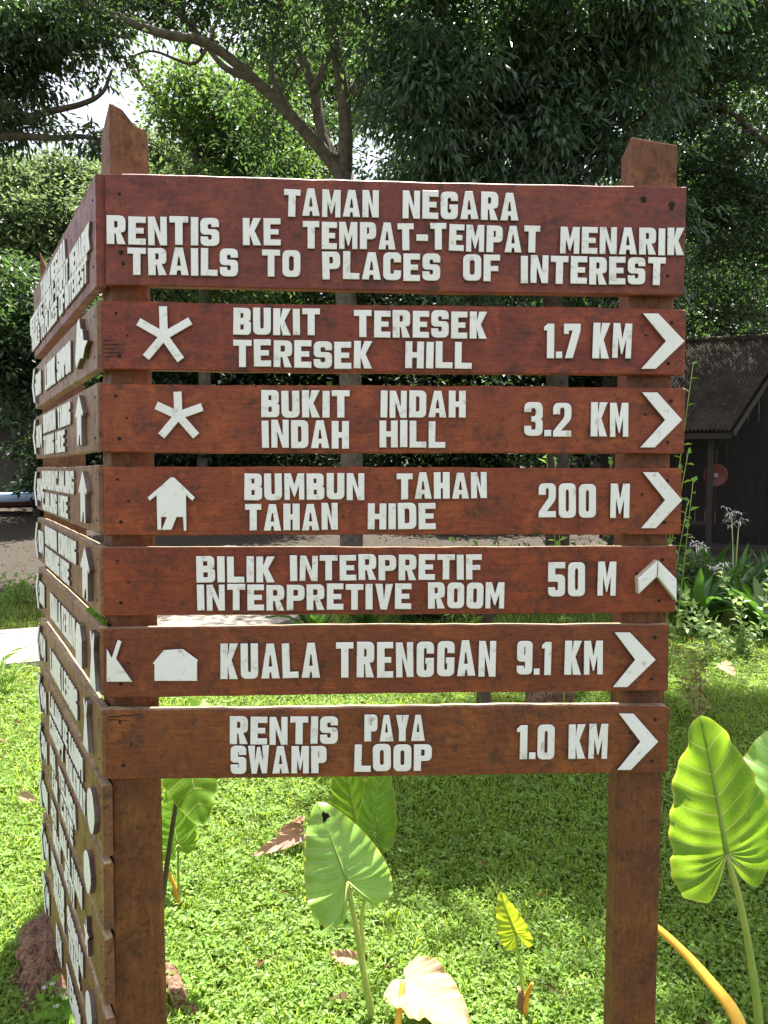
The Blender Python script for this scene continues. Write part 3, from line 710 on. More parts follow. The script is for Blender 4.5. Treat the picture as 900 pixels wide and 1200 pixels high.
def twigs(mb, starts, cen, k, r0=.02, r1=.006):
    """fine branches from limb points to leaf clusters"""
    S_ = np.array([tuple(s) for s in starts])
    for i in RNG.choice(len(cen), min(k, len(cen)), replace=False):
        c = cen[i]; j = np.argmin(((S_-c)**2).sum(1)+RNG.random(len(S_))*.8); a = Vector(S_[j]); b = Vector(c)
        if (b-a).length > 4.5: continue
        m = (a+b)/2+Vector((random.gauss(0, .12), random.gauss(0, .12), random.uniform(-.1, .3)))*min(1.5, (b-a).length)
        mb.tube(spline([a, m, b], 3), radii(r0, r1, 7), 5)
def limb(mb, pts, r0, r1, n=6, k=8):
    s_ = spline(pts, n); mb.tube(s_, radii(r0, r1, len(s_), .8), k, wob=.05); return s_

# --- the spreading tree behind the sign
def gz(x, y): return float(terrain(x, y))
D0 = 13.0
b0 = at(412, 600, D0); b0.z = gz(b0.x, b0.y)
t1 = thing('spreading_tree', b0, 'large spreading tree with pale forking limbs rising behind the middle of the sign', 'tree')
mb = MB(); pts = []
pts += limb(mb, [b0-Vector((0, 0, .2)), at(412, 520, D0), at(410, 430, D0), at(405, 340, D0), at(402, 205, D0)], .20, .17, 6, 12)
pts += limb(mb, [at(404, 215, D0), at(385, 185, D0-.1), at(345, 140, D0-.4), at(300, 95, D0-.8), at(245, 52, D0-1.3), at(185, 38, D0-1.8), at(95, 2, D0-2.2), at(20, -40, D0-2.6)], .13, .04, 6, 10)
pts += limb(mb, [at(392, 192, D0), at(376, 150, D0+.2), at(366, 100, D0+.4), at(343, 40, D0+.4), at(320, -30, D0+.3)], .11, .06, 6, 8)
pts += limb(mb, [at(403, 205, D0), at(405, 150, D0-.2), at(398, 85, D0-.5), at(385, 10, D0-.9), at(370, -80, D0-1.5)], .14, .07, 6, 9)
pts += limb(mb, [at(415, 110, D0-.3), at(440, 65, D0-.7), at(492, 5, D0-1.2), at(560, -70, D0-2)], .11, .06, 6, 8)
pts += limb(mb, [at(366, 110, D0+.3), at(390, 60, D0+.2), at(440, 10, D0), at(470, -60, D0)], .06, .04, 6, 7)
pts += limb(mb, [at(300, 95, D0-.8), at(262, 78, D0-.5), at(232, 40, D0-.4), at(190, -5, D0)], .06, .03, 5, 6)
pts += limb(mb, [at(345, 140, D0-.4), at(318, 85, D0-.3), at(325, 30, D0-.2), at(300, -20, D0)], .06, .03, 5, 6)
pts += limb(mb, [at(245, 52, D0-1.3), at(225, 75, D0-1.2), at(180, 60, D0-1.2), at(150, 68, D0-1.2)], .035, .012, 5, 6)
pts += limb(mb, [at(185, 38, D0-1.8), at(150, 12, D0-1.6), at(140, -30, D0-1.5)], .04, .02, 5, 6)
pts += limb(mb, [at(410, 150, D0-.2), at(430, 120, D0), at(432, 60, D0+.2), at(415, 0, D0+.3)], .05, .03, 5, 6)
ov, cen = foliage('crown', [
    (at(75, -25, 12.6), (1.9, 1.3, .75), 1.9), (at(250, -25, 12.6), (1.8, 1.2, .8), 1.6), (at(330, 40, 14.2), (1.3, 1.0, .8), .6),
    (at(400, -40, 11), (1.9, 1.6, 1.0), 1.6), (at(560, -60, 10.2), (2.0, 1.6, 1.1), 1.8), (at(480, 60, 14.5), (1.2, 1.2, .9), .8),
    (at(320, 150, 15), (1.3, 1.0, .9), .45)],
    500, 68, .26, .13, .05, M['leaf_dark'], t1, .35)
twigs(mb, pts[8:], cen, 170, .022, .006)
mb.build('trunk', M['bark'], t1)

# --- dense drooping tree, right of centre
D = 12.0; b0 = at(655, 600, D); b0.z = gz(b0.x, b0.y)
t2 = thing('mango_tree', b0, 'dense dark tree with long drooping haze-tinted leaves right of centre behind the sign', 'tree')
mb = MB(); pts = limb(mb, [b0-Vector((0, 0, .2)), at(652, 400, D), at(640, 250, D), at(650, 90, D)], .2, .1, 6, 10)
pts += limb(mb, [at(645, 270, D), at(590, 200, D-.3), at(520, 110, D-.6)], .09, .03); pts += limb(mb, [at(645, 250, D), at(720, 180, D), at(790, 90, D)], .09, .03)
pts += limb(mb, [at(560, 190, D-.2), at(540, 160, D-.4), at(555, 240, D-.3)], .04, .02)
def above(px, py, h):      # the point h metres up whose shadow falls on that spot of the lawn
    return gnd(px, py)+SDIR*(h/SDIR.z)
SHADE_BOUGH = [(above(610, 965, 7.2), (.66, .50, .4), 1.7), (above(860, 985, 7.4), (.85, .75, .4), 2.3), (above(700, 880, 7.6), (.9, .5, .4), .9), (above(900, 1150, 7.0), (.35, .35, .25), .25), (above(800, 730, 8.2), (1.6, .9, .4), 1.5), (above(640, 860, 7.8), (1.0, .5, .35), .8), (above(880, 850, 7.6), (.6, .5, .3), .7)]  # leaf masses out of view, added overhead to shade patches of lawn
pts += limb(mb, [at(650, 90, D), at(660, -80, D-1.8), SHADE_BOUGH[2][0]+Vector((0, .6, -.2)), SHADE_BOUGH[0][0]], .09, .025)
pts += limb(mb, [SHADE_BOUGH[2][0]+Vector((0, .6, -.2)), SHADE_BOUGH[1][0], SHADE_BOUGH[3][0]], .04, .015)
ov, cen = foliage('crown', [(at(500, 110, D-.7), (1.05, 1.1, 1.35), 1.5), (at(600, 60, D), (1.4, 1.4, 1.2), 2), (at(560, 260, D+.3), (1.5, 1.2, 1.3), 1.6),
    (at(710, 80, D+.2), (1.4, 1.3, 1.3), 2), (at(690, 270, D+.4), (1.5, 1.3, 1.5), 1.8), (at(610, 160, D), (1.8, 1.2, 1.2), 1.6)]+SHADE_BOUGH,
    960, 82, .22, .155, .050, M['leaf_haze'], t2, .95)
twigs(mb, pts[6:], cen, 90, .02, .006); mb.build('trunk', M['barkd'], t2)

# --- right tree with level boughs
D = 15.0; b0 = at(960, 600, D); b0.z = gz(b0.x, b0.y)
t3 = thing('tall_tree', b0, 'tall tree at the right edge with long level boughs against the sky', 'tree')
mb = MB(); pts = limb(mb, [b0-Vector((0, 0, .2)), at(955, 380, D), at(965, 180, D), at(940, -20, D)], .26, .14, 6, 10)
pts += limb(mb, [at(960, 120, D), at(880, 92, D-.5), at(815, 95, D-.9), at(740, 88, D-1.2)], .09, .03)
pts += limb(mb, [at(960, 200, D), at(895, 165, D-.4), at(850, 128, D-.7), at(800, 118, D-.9)], .07, .02)
pts += limb(mb, [at(962, 60, D), at(900, 20, D-.4), at(830, -20, D-1)], .08, .04)
ov, cen = foliage('crown', [(at(850, 20, D-1), (1.8, 1.5, 1.1), 2), (at(880, 260, D), (1.4, 1.2, 1.5), 1.6), (at(790, 110, D-.6), (1.2, 1.2, .6), .8), (at(940, 130, D+.5), (1.3, 1.2, 1.2), 1),
    (at(830, 330, D+2.5), (1.6, 1.2, 1.5), 1.4), (at(900, -80, D-2), (2.2, 1.6, 1), 1.5), (at(800, 200, D), (1.0, 1.2, 1.3), 1.2)],
    620, 80, .26, .13, .055, M['leaf_dark'], t3, .4)
twigs(mb, pts[6:], cen, 110, .022, .006); mb.build('trunk', M['barkd'], t3)

# --- tree outside the left edge whose boughs hang into the sky gap
D = 11.0; b0 = at(-150, 600, D); b0.z = gz(b0.x, b0.y)
t4 = thing('overhanging_tree', b0, 'dark tree at the left edge whose crooked bare boughs cross the pale sky', 'tree')
mb = MB(); pts = limb(mb, [b0-Vector((0, 0, .2)), at(-150, 380, D), at(-140, 200, D), at(-130, 0, D)], .26, .13, 6, 10)
q = limb(mb, [at(-145, 200, D), at(-60, 165, D), at(0, 150, D), at(45, 134, D-.1), at(95, 122, D-.2), at(120, 108, D-.2), at(131, 82, D-.2)], .09, .018, 6, 7); pts += q
q = limb(mb, [at(-145, 230, D), at(-50, 172, D-.3), at(10, 160, D-.4), at(60, 162, D-.5), at(95, 160, D-.6), at(124, 165, D-.6)], .08, .022, 6, 7); pts += q
q = limb(mb, [at(-140, 90, D), at(-40, 70, D), at(40, 62, D), at(120, 55, D)], .07, .02, 6, 7); pts += q
ov, cen = foliage('crown', [(at(-10, 80, D), (1.0, 1.1, .5), 1.6), (at(60, 42, D-.2), (.9, 1.0, .30), 1.3), (at(5, 140, D-.3), (.45, .6, .14), .35), (at(100, 162, D-.6), (.45, .4, .05), .12),
    (at(-120, 60, D), (1.6, 1.5, 1.4), 1.8), (at(100, -30, D), (.9, .9, .35), .8), (at(-100, 300, D+1), (1.2, 1.2, 1.4), 1)], 320, 60, .16, .12, .045, M['leaf_dark'], t4, .5)
twigs(mb, pts[6:], cen, 90, .018, .005); mb.build('trunk', M['barkd'], t4)

# --- slender tree left of centre
D = 18.0; b0 = at(236, 590, D); b0.z = gz(b0.x, b0.y)
t5 = thing('slender_tree', b0, 'slender leaning tree with a thin curved trunk left of centre behind the sign', 'tree')
mb = MB(); pts = limb(mb, [b0-Vector((0, 0, .2)), at(240, 380, D), at(234, 215, D), at(217, 150, D), at(175, 105, D), at(148, 72, D)], .16, .06, 6, 8)
pts += limb(mb, [at(232, 200, D), at(260, 150, D), at(275, 110, D)], .07, .03); pts += limb(mb, [at(220, 160, D), at(200, 150, D), at(182, 150, D)], .04, .02)
ov, cen = foliage('crown', [(at(255, 130, D), (1.6, 1.4, .9), 1.6), (at(300, 190, D+.5), (1.5, 1.4, .8), 1.2), (at(215, 235, D), (1.2, 1.2, .7), .9), (at(270, 300, D), (1.6, 1.2, 1.2), 1)], 300, 70, .3, .15, .07, M['leaf_mid'], t5, .3)
twigs(mb, pts[6:], cen, 70, .022, .008); mb.build('trunk', M['bark'], t5)

# --- trees further off
def far_tree(name, label, px, D, ells, ncl, per, spread, L, W, mat, trunk_top, r=.22, droop=.3, group=None):
    b0 = at(px, 570, D); b0.z = gz(b0.x, b0.y)
    t = thing(name, b0, label, 'tree', group); mb = MB()
    top = at(px+random.uniform(-10, 10), trunk_top, D)
    pts = limb(mb, [b0-Vector((0, 0, .3)), b0.lerp(top, .5)+Vector((random.gauss(0, .2), 0, 0)), top], r, r*.5, 6, 8)
    for k in range(5):
        c = Vector(ells[k % len(ells)][0]); a = pts[random.randint(6, len(pts)-1)]
        pts += limb(mb, [a, a.lerp(c, .5)+Vector((0, 0, .3)), c], r*.4, r*.12, 4, 6)
    ov, cen = foliage('crown', ells, ncl, per, spread, L, W, mat, t, droop)
    twigs(mb, pts[6:], cen, 30, .03, .01); mb.build('trunk', M['barkd'], t); return t
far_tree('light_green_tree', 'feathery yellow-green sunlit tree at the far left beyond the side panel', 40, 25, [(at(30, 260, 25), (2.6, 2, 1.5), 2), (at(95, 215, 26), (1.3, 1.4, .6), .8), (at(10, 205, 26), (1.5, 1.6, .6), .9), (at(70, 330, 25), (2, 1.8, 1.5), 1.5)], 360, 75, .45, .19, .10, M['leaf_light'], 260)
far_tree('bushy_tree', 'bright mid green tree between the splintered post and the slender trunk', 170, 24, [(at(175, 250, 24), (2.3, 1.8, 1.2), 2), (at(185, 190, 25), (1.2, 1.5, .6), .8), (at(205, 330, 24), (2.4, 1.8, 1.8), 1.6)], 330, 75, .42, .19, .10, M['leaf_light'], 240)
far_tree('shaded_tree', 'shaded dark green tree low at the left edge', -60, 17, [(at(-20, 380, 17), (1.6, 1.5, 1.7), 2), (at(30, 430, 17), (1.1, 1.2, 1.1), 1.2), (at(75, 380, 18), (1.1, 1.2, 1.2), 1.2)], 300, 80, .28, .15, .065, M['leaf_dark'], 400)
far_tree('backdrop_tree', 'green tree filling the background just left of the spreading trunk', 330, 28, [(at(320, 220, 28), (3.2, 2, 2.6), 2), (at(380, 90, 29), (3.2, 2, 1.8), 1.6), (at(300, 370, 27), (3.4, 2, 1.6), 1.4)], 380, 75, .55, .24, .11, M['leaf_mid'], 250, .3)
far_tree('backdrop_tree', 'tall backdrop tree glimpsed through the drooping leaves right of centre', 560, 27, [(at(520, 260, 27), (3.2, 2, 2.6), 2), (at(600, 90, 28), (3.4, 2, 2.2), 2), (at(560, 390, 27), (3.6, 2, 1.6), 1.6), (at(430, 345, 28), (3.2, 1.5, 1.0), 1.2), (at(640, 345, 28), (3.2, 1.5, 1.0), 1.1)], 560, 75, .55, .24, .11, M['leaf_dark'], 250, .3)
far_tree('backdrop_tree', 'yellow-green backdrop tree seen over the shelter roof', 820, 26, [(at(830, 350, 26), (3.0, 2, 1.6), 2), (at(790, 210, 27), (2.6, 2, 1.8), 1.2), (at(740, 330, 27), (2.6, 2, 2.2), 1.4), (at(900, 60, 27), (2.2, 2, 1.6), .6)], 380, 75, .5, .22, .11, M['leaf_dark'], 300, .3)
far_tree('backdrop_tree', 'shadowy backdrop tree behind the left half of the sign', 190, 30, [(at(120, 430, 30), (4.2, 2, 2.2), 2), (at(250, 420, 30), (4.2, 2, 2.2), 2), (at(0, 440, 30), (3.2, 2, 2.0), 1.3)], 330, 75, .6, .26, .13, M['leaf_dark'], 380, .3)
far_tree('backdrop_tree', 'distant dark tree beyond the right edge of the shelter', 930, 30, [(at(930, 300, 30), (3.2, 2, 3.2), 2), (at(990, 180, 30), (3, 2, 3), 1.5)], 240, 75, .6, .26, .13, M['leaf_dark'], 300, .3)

for lb, px, py, D_, rr_ in [('low dense dark tree far behind the left half of the boards', 330, 455, 24, (3.6, 1.5, 1.7)), ('low dense dark tree far behind the middle of the boards', 470, 450, 23, (3.4, 1.5, 1.8)), ('low dense dark tree far behind the shelter', 640, 450, 24, (3.6, 1.5, 2.0)), ('low shaded tree at the head of the bank on the far left', 60, 415, 27, (4.2, 1.5, 1.5))]:
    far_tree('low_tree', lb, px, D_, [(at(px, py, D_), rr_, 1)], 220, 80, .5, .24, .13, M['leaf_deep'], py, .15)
# --- understorey shrubs
def shrub(name, label, p, r, ncl, per, sp_, L, W, mat, group=None, droop=.2):
    z = gz(p[0], p[1]); t = thing(name, (p[0], p[1], z), label, 'shrub', group)
    ov, cen = foliage('foliage', [((p[0], p[1], z+r[2]*.9), r, 1)], ncl, per, sp_, L, W, mat, t, droop)
    mb = MB()
    for k in range(7):
        c = Vector(cen[RNG.integers(len(cen))]); a = Vector((p[0]+random.gauss(0, .05), p[1], z-.05))
        mb.tube(spline([a, a.lerp(c, .5)+Vector((random.gauss(0, .06), 0, .08)), c], 3), radii(.02, .006, 7), 5)
    mb.build('stem', M['barkd'], t); return t
for k, (px, D, h, lb) in enumerate([(110, 19, 1.5, 'dark shrub hidden behind the near post of the sign'), (210, 18.5, 1.6, 'dark undergrowth bush left of the pale tree trunk'),
        (300, 19, 1.7, 'dark bush seen through the board gap under INDAH'), (480, 18, 1.6, 'dark bush right of the pale tree trunk'), (560, 17.5, 1.7, 'dark bush beside the shelter wall')]):
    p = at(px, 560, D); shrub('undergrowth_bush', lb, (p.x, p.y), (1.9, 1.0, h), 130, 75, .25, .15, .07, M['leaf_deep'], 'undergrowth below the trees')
for lb, px, py, d_, r, mt in [('pale speckled weed bush just beyond the lawn seen between the fourth and fifth boards', 420, 640, 10.4, (.32, .3, .28), 'leaf_light'),
        ('leafy green bush in the bed behind the 50 M figures', 615, 650, 9.4, (.5, .4, .36), 'leaf_mid'), ('bright bush beside the right post above the lilies', 690, 640, 9.6, (.55, .4, .42), 'leaf_light'),
        ('small bush between the lily leaves and the thin dark trunk', 500, 700, 8.8, (.55, .35, .2), 'leaf_mid'), ('broad-leaved bush under the shelter eave by the right post', 812, 630, 9.0, (.3, .25, .33), 'leaf_light')]:
    p = at(px, py, d_); shrub('garden_bush', lb, (p.x, p.y), r, 60, 28, .09, .075, .035, M[mt])

# ------------------------------------------------------------------ shelter on the right
M['roof'] = None
n = NT('weathered_roof_sheet'); oc = n.n('TexCoord').outputs['Object']; f = n.noise(oc, 2.2, 6, .7); f2 = n.noise(oc, 14, 5, .7)
col = n.mix(n.ramp(f, [(.35, 0.), (.62, 1.)]), (.026, .021, .018), (.058, .046, .039)); col = n.mix(n.ramp(f2, [(.55, 0.), (.68, .75)]), col, (.15, .12, .10))  # pale noise patches paint sun dapples onto the weathered roof
col = n.mix(n.ramp(n.noise(oc, 5, 4), [(.56, 0.), (.66, .6)]), col, (.06, .075, .03))
M['roof'] = n.done(n.prin(col, .9, .2, n.bump(f2, .6, .02)))
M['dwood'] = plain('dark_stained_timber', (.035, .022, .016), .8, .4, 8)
M['dwall'] = plain('dark_board_wall', (.014, .011, .009), .9, .4, 6)  # near-black colour carries the shade inside the shelter
D = 13.5
e_r = at(857, 503, D); e_l = at(690, 503, D+.8)
ux = (Vector((e_r.x, e_r.y, 0))-Vector((e_l.x, e_l.y, 0))); LR = ux.length; ux.normalize(); uy = Vector((-ux.y, ux.x, 0))
# local frame: origin at the right eave corner projected to the ground, x along the eave to the right, y away
gzB = gz(e_r.x, e_r.y)
sh = thing('shelter', (e_r.x, e_r.y, gzB), 'low dark timber shelter with a weathered ridged roof at the right edge', 'building')
def SL(x, y, z): return Vector((e_r.x, e_r.y, 0))+ux*x+uy*y+Vector((0, 0, z))
ze = e_r.z; zr = ze+1.95; run = 2.6; over = 1.25
# the roof rises away from us; its gable leans out to the right as it climbs
M['fascia'] = plain('fascia_board', (.032, .025, .020), .8)
def roof_pt(a, t):  # a: along, t: 0 eave 1 ridge
    return SL(a+t*over*(1 if a > -LR*.5 else 1), t*run, ze+(zr-ze)*t)
ns = 9; 
for k in range(ns):
    a0 = -LR+LR*k/ns; a1 = -LR+LR*(k+1)/ns; mb = MB(); nu, nv = 24, 16; V = []
    for side in (0, 1):
        for j in range(nv+1):
            t = j/nv; step = (t*8) % 1
            for i in range(nu+1):
                a = a0+(a1-a0-.006)*i/nu; wv = .022*math.cos(2*PI*i/nu*4)
                p = roof_pt(a, t)+Vector((0, 0, wv-(step*.018)-side*.012+(k % 2)*.006)); V.append(p)
    W_ = nu+1; B = W_*(nv+1)
    F = [(j*W_+i, j*W_+i+1, (j+1)*W_+i+1, (j+1)*W_+i) for j in range(nv) for i in range(nu)]
    F += [(B+j*W_+i, B+(j+1)*W_+i, B+(j+1)*W_+i+1, B+j*W_+i+1) for j in range(nv) for i in range(nu)]
    F += [(i+1, i, B+i, B+i+1) for i in range(nu)]+[(j*W_+nu, B+j*W_+nu, B+(j+1)*W_+nu, (j+1)*W_+nu) for j in range(nv)]+[(j*W_, (j+1)*W_, B+(j+1)*W_, B+j*W_) for j in range(nv)]
    mb.add(V, F, 0, False); mb.build('roof_sheet', M['roof'], sh)
def prism(name, pts_bot, h, mat, parent):   # vertical prism
    mb = MB(); k = len(pts_bot); V = [Vector(p) for p in pts_bot]+[Vector(p)+Vector((0, 0, h)) for p in pts_bot]
    mb.add(V, [tuple(reversed(range(k))), tuple(range(k, 2*k))]+[(i, (i+1) % k, k+(i+1) % k, k+i) for i in range(k)]); return mb.build(name, mat, parent)
# back slope
mb = MB(); mb.add([SL(-LR+over, run+.01, zr-.01), SL(over, run+.01, zr-.01), SL(over-1, run+3.2, zr-2.1), SL(-LR+over-1, run+3.2, zr-2.1), SL(-LR+over, run+.01, zr-.05), SL(over, run+.01, zr-.05), SL(over-1, run+3.2, zr-2.14), SL(-LR+over-1, run+3.2, zr-2.14)],
    [(0, 1, 2, 3), (7, 6, 5, 4), (0, 4, 5, 1), (1, 5, 6, 2), (2, 6, 7, 3), (3, 7, 4, 0)]); mb.build('roof', M['roof'], sh)
mb = MB(); mb.tube([SL(-LR+over, run, zr+.02), SL(over+.05, run, zr+.02)], .06, 8); mb.build('ridge_cap', M['roof'], sh)
# fascia, bargeboard
prism('fascia', [SL(-LR, .05, ze-.16), SL(.02, .05, ze-.16), SL(.02, .08, ze-.16), SL(-LR, .08, ze-.16)], .10, M['fascia'], sh)
mb = MB(); a, b = roof_pt(.03, .0), roof_pt(.03, 1.); o3 = ux*.03
mb.add([a-Vector((0, 0, .12)), a-Vector((0, 0, .03)), b-Vector((0, 0, .03)), b-Vector((0, 0, .14)), a-Vector((0, 0, .12))+o3, a-Vector((0, 0, .03))+o3, b-Vector((0, 0, .03))+o3, b-Vector((0, 0, .14))+o3],
    [(0, 1, 2, 3), (7, 6, 5, 4), (0, 4, 5, 1), (1, 5, 6, 2), (2, 6, 7, 3), (3, 7, 4, 0)]); mb.build('bargeboard', M['fascia'], sh)
for xx in (-.3, -2.0):
    prism('post', [SL(xx-.05, .35, gzB-.1), SL(xx+.05, .35, gzB-.1), SL(xx+.05, .45, gzB-.1), SL(xx-.05, .45, gzB-.1)], ze-gzB+.1, M['fascia'], sh)
for k in range(22):   # wall boards, one by one
    x_ = -LR+.1+k*(LR+1.6)/22; ww = (LR+1.6)/22-.004
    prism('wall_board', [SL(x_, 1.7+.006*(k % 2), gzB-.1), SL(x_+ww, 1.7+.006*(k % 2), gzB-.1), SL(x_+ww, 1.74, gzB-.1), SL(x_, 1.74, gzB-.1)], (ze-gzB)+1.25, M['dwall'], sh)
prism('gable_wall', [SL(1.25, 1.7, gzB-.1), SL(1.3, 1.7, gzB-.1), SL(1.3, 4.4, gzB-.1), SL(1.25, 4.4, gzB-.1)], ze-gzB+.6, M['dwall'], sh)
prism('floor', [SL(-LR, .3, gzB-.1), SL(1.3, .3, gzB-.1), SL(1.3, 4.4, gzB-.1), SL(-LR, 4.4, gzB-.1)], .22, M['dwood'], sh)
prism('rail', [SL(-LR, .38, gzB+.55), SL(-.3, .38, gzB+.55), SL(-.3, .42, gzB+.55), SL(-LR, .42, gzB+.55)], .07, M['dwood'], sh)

# fire hose reel under the eave
M['red'] = plain('hose_reel_red', (.11, .014, .011), .4, .2, 6); M['steel'] = plain('reel_hub_pale', (.22, .20, .19), .4, .15)  # red and hub tones dimmed to carry the shade under the eave
hp = at(838, 557, 14.2)
hr = thing('hose_reel', hp, 'round red hose reel with a pale hub hanging in the dark shelter', 'hose reel')
def disc(name, c, r, th, mat, parent, n=28, dish=0):
    mb = MB(); ax = -uy; V = []
    for s_, rr_ in ((0, r*.96), (th*.3, r), (th*.8, r), (th, r*.93)):
        for k in range(n): t = 2*PI*k/n; V.append(c+ux*(math.cos(t)*rr_)+Vector((0, 0, math.sin(t)*rr_))+ax*s_)
    F = [(j*n+k, j*n+(k+1) % n, (j+1)*n+(k+1) % n, (j+1)*n+k) for j in range(3) for k in range(n)]
    V.append(c+ax*(th-dish)); F += [(3*n+k, 3*n+(k+1) % n, 4*n) for k in range(n)]; F.append(tuple(reversed(range(n))))
    mb.add(V, F); return mb.build(name, mat, parent)
disc('drum', hp, .20, .05, M['red'], hr, dish=.03); disc('hose', hp-uy*.04, .15, .10, plain('hose_dark_red', (.07, .010, .008), .6), hr); disc('flange', hp-uy*.14, .205, .03, M['red'], hr, dish=.02)
disc('hub', hp-uy*.17, .045, .05, M['steel'], hr)
mb = MB(); mb.tube([hp+uy*1.2, hp], .025, 8); mb.build('bracket', M['dwood'], hr)

# ------------------------------------------------------------------ boat at the left edge
M['blue'] = plain('pale_blue_hull', (.42, .60, .82), .35, .12, 4, .5, .1); M['maroon'] = plain('boat_lower_hull', (.09, .035, .035), .6)
bp = at(-8, 584, 19.0)
bt = thing('boat', (bp.x, bp.y, gz(bp.x, bp.y)), 'small pale blue boat on the yard beyond the far end of the side panel', 'boat')
bz = bp.z-.22; mb = MB(); mb2 = MB(); mb3 = MB(); NS = 14; LB = 4.4
def hull(t, u, zlo, zhi, wl, wh):
    x = (t-.5)*LB; wd = (1-abs(2*t-1)**2.6); 
    return x, wd
rows = []
for i in range(NS+1):
    t = i/NS; x = (t-.5)*LB; wd = max(.02, 1-abs(2*t-1)**2.8); sheer = .14*abs(2*t-1)**2
    rows.append((x, wd, sheer))
def strip(mb, prof):
    V = []
    for x, wd, shr in rows:
        for (yy, zz) in prof: V.append((bp.x+x, bp.y+yy*wd, bz+zz+shr))
    k = len(prof); F = [(i*k+j, i*k+j+1, (i+1)*k+j+1, (i+1)*k+j) for i in range(NS) for j in range(k-1)]; mb.add(V, F, 0, True)
strip(mb, [(-.42, .14), (-.52, .20), (-.56, .34), (-.50, .35), (-.46, .22), (0, .17), (.46, .22), (.50, .35), (.56, .34), (.52, .20), (.42, .14)])
strip(mb2, [(-.42, .14), (-.36, .03), (0, -.02), (.36, .03), (.42, .14)])
mb.build('hull', M['blue'], bt); mb2.build('keel', M['maroon'], bt)
for xx in (-.9, .1, 1.0):
    mb3 = MB(); mb3.box(bp.x+xx-.12, bp.y-.46, bz+.27, bp.x+xx+.12, bp.y+.46, bz+.30); mb3.build('thwart', M['blue'], bt)
for xx in (-1.2, 1.2):
    mb3 = MB(); g_ = gz(bp.x, bp.y); mb3.box(bp.x+xx-.08, bp.y-.45, g_-.05, bp.x+xx+.08, bp.y+.45, bz+.0); mb3.build('support', M['barkd'], bt)

# ------------------------------------------------------------------ elephant ears
def alomat(name, c, trans, vein, tw=.5, rough=.35):
    n = NT(name); uv = n.n('UVMap').outputs[0]; s_ = n.n('SeparateXYZ'); n.l(uv, s_.inputs[0])
    oc = n.n('TexCoord').outputs['Object']
    d = n.math('ABSOLUTE', n.math('SUBTRACT', n.math('FRACT', n.math('ADD', s_.outputs[0], .5)), .5))
    wdt = n.math('SUBTRACT', .045, n.math('MULTIPLY', s_.outputs[1], .034))
    vm = n.math('LESS_THAN', d, wdt)
    # fine cross veins
    cr = n.math('ABSOLUTE', n.math('SUBTRACT', n.math('FRACT', n.math('ADD', n.math('MULTIPLY', s_.outputs[1], 9.0), n.math('MULTIPLY', d, 2.5))), .5))
    cm = n.math('MULTIPLY', n.math('LESS_THAN', cr, .05), .35)
    f = n.noise(oc, 14, 5, .6); fb = n.noise(oc, 60, 4, .6)
    col = n.mix(n.ramp(f, [(.3, 0.), (.7, 1.)]), c, tuple(x*1.45 for x in c)); tc = n.mix(n.ramp(f, [(.3, 0.), (.7, 1.)]), tuple(x*.75 for x in trans), trans)
    edge = n.ramp(s_.outputs[1], [(.93, 0.), (.985, .6)])
    col = n.mix(edge, col, (.42, .45, .06)); tc = n.mix(edge, tc, (.7, .7, .1))
    mk = n.math('MAXIMUM', vm, cm); col = n.mix(mk, col, vein); tc = n.mix(mk, tc, tuple(x*.9 for x in vein))
    hb = n.mix(.7, n.ramp(d, [(.0, 1.), (.12, 0.)]), fb)
    p = n.prin(col, rough, .5, n.bump(hb, .35, .004)); t = n.n('BsdfTranslucent'); n.l(tc, t.inputs[0])
    mx = n.n('MixShader'); mx.inputs[0].default_value = tw; n.l(p.outputs[0], mx.inputs[1]); n.l(t.outputs[0], mx.inputs[2]); return n.done(mx)
M['alo_back'] = alomat('backlit_elephant_ear', (.12, .26, .02), (.34, .58, .03), (.50, .60, .16), .6, .45)
M['alo_top'] = alomat('glossy_elephant_ear', (.24, .46, .09), (.32, .55, .08), (.42, .58, .25), .35, .3)
M['alo_yel'] = alomat('young_yellow_green_leaf', (.30, .40, .02), (.62, .78, .03), (.62, .70, .12), .55, .45)
def stalkmat(name, c, c2):
    n = NT(name); oc = n.n('TexCoord').outputs['Object']; f = n.noise(n.vmap(oc, (8, 8, 1.5)), 9, 4); f2 = n.noise(oc, 6, 3)
    return n.done(n.prin(n.mix(n.ramp(f2, [(.4, 0.), (.65, 1.)]), n.mix(f, tuple(x*.7 for x in c), c), c2), .4, .5, n.bump(f, .3, .003)))
M['stalk'] = stalkmat('green_leaf_stalk', (.24, .38, .08), (.36, .42, .10)); M['stalky'] = stalkmat('yellow_leaf_stalk', (.80, .55, .05), (.75, .30, .04))
M['stalkd'] = stalkmat('dark_purplish_stalk', (.06, .06, .045), (.09, .075, .06)); M['dry'] = stalkmat('dry_brown_sheath', (.30, .17, .09), (.16, .09, .05))

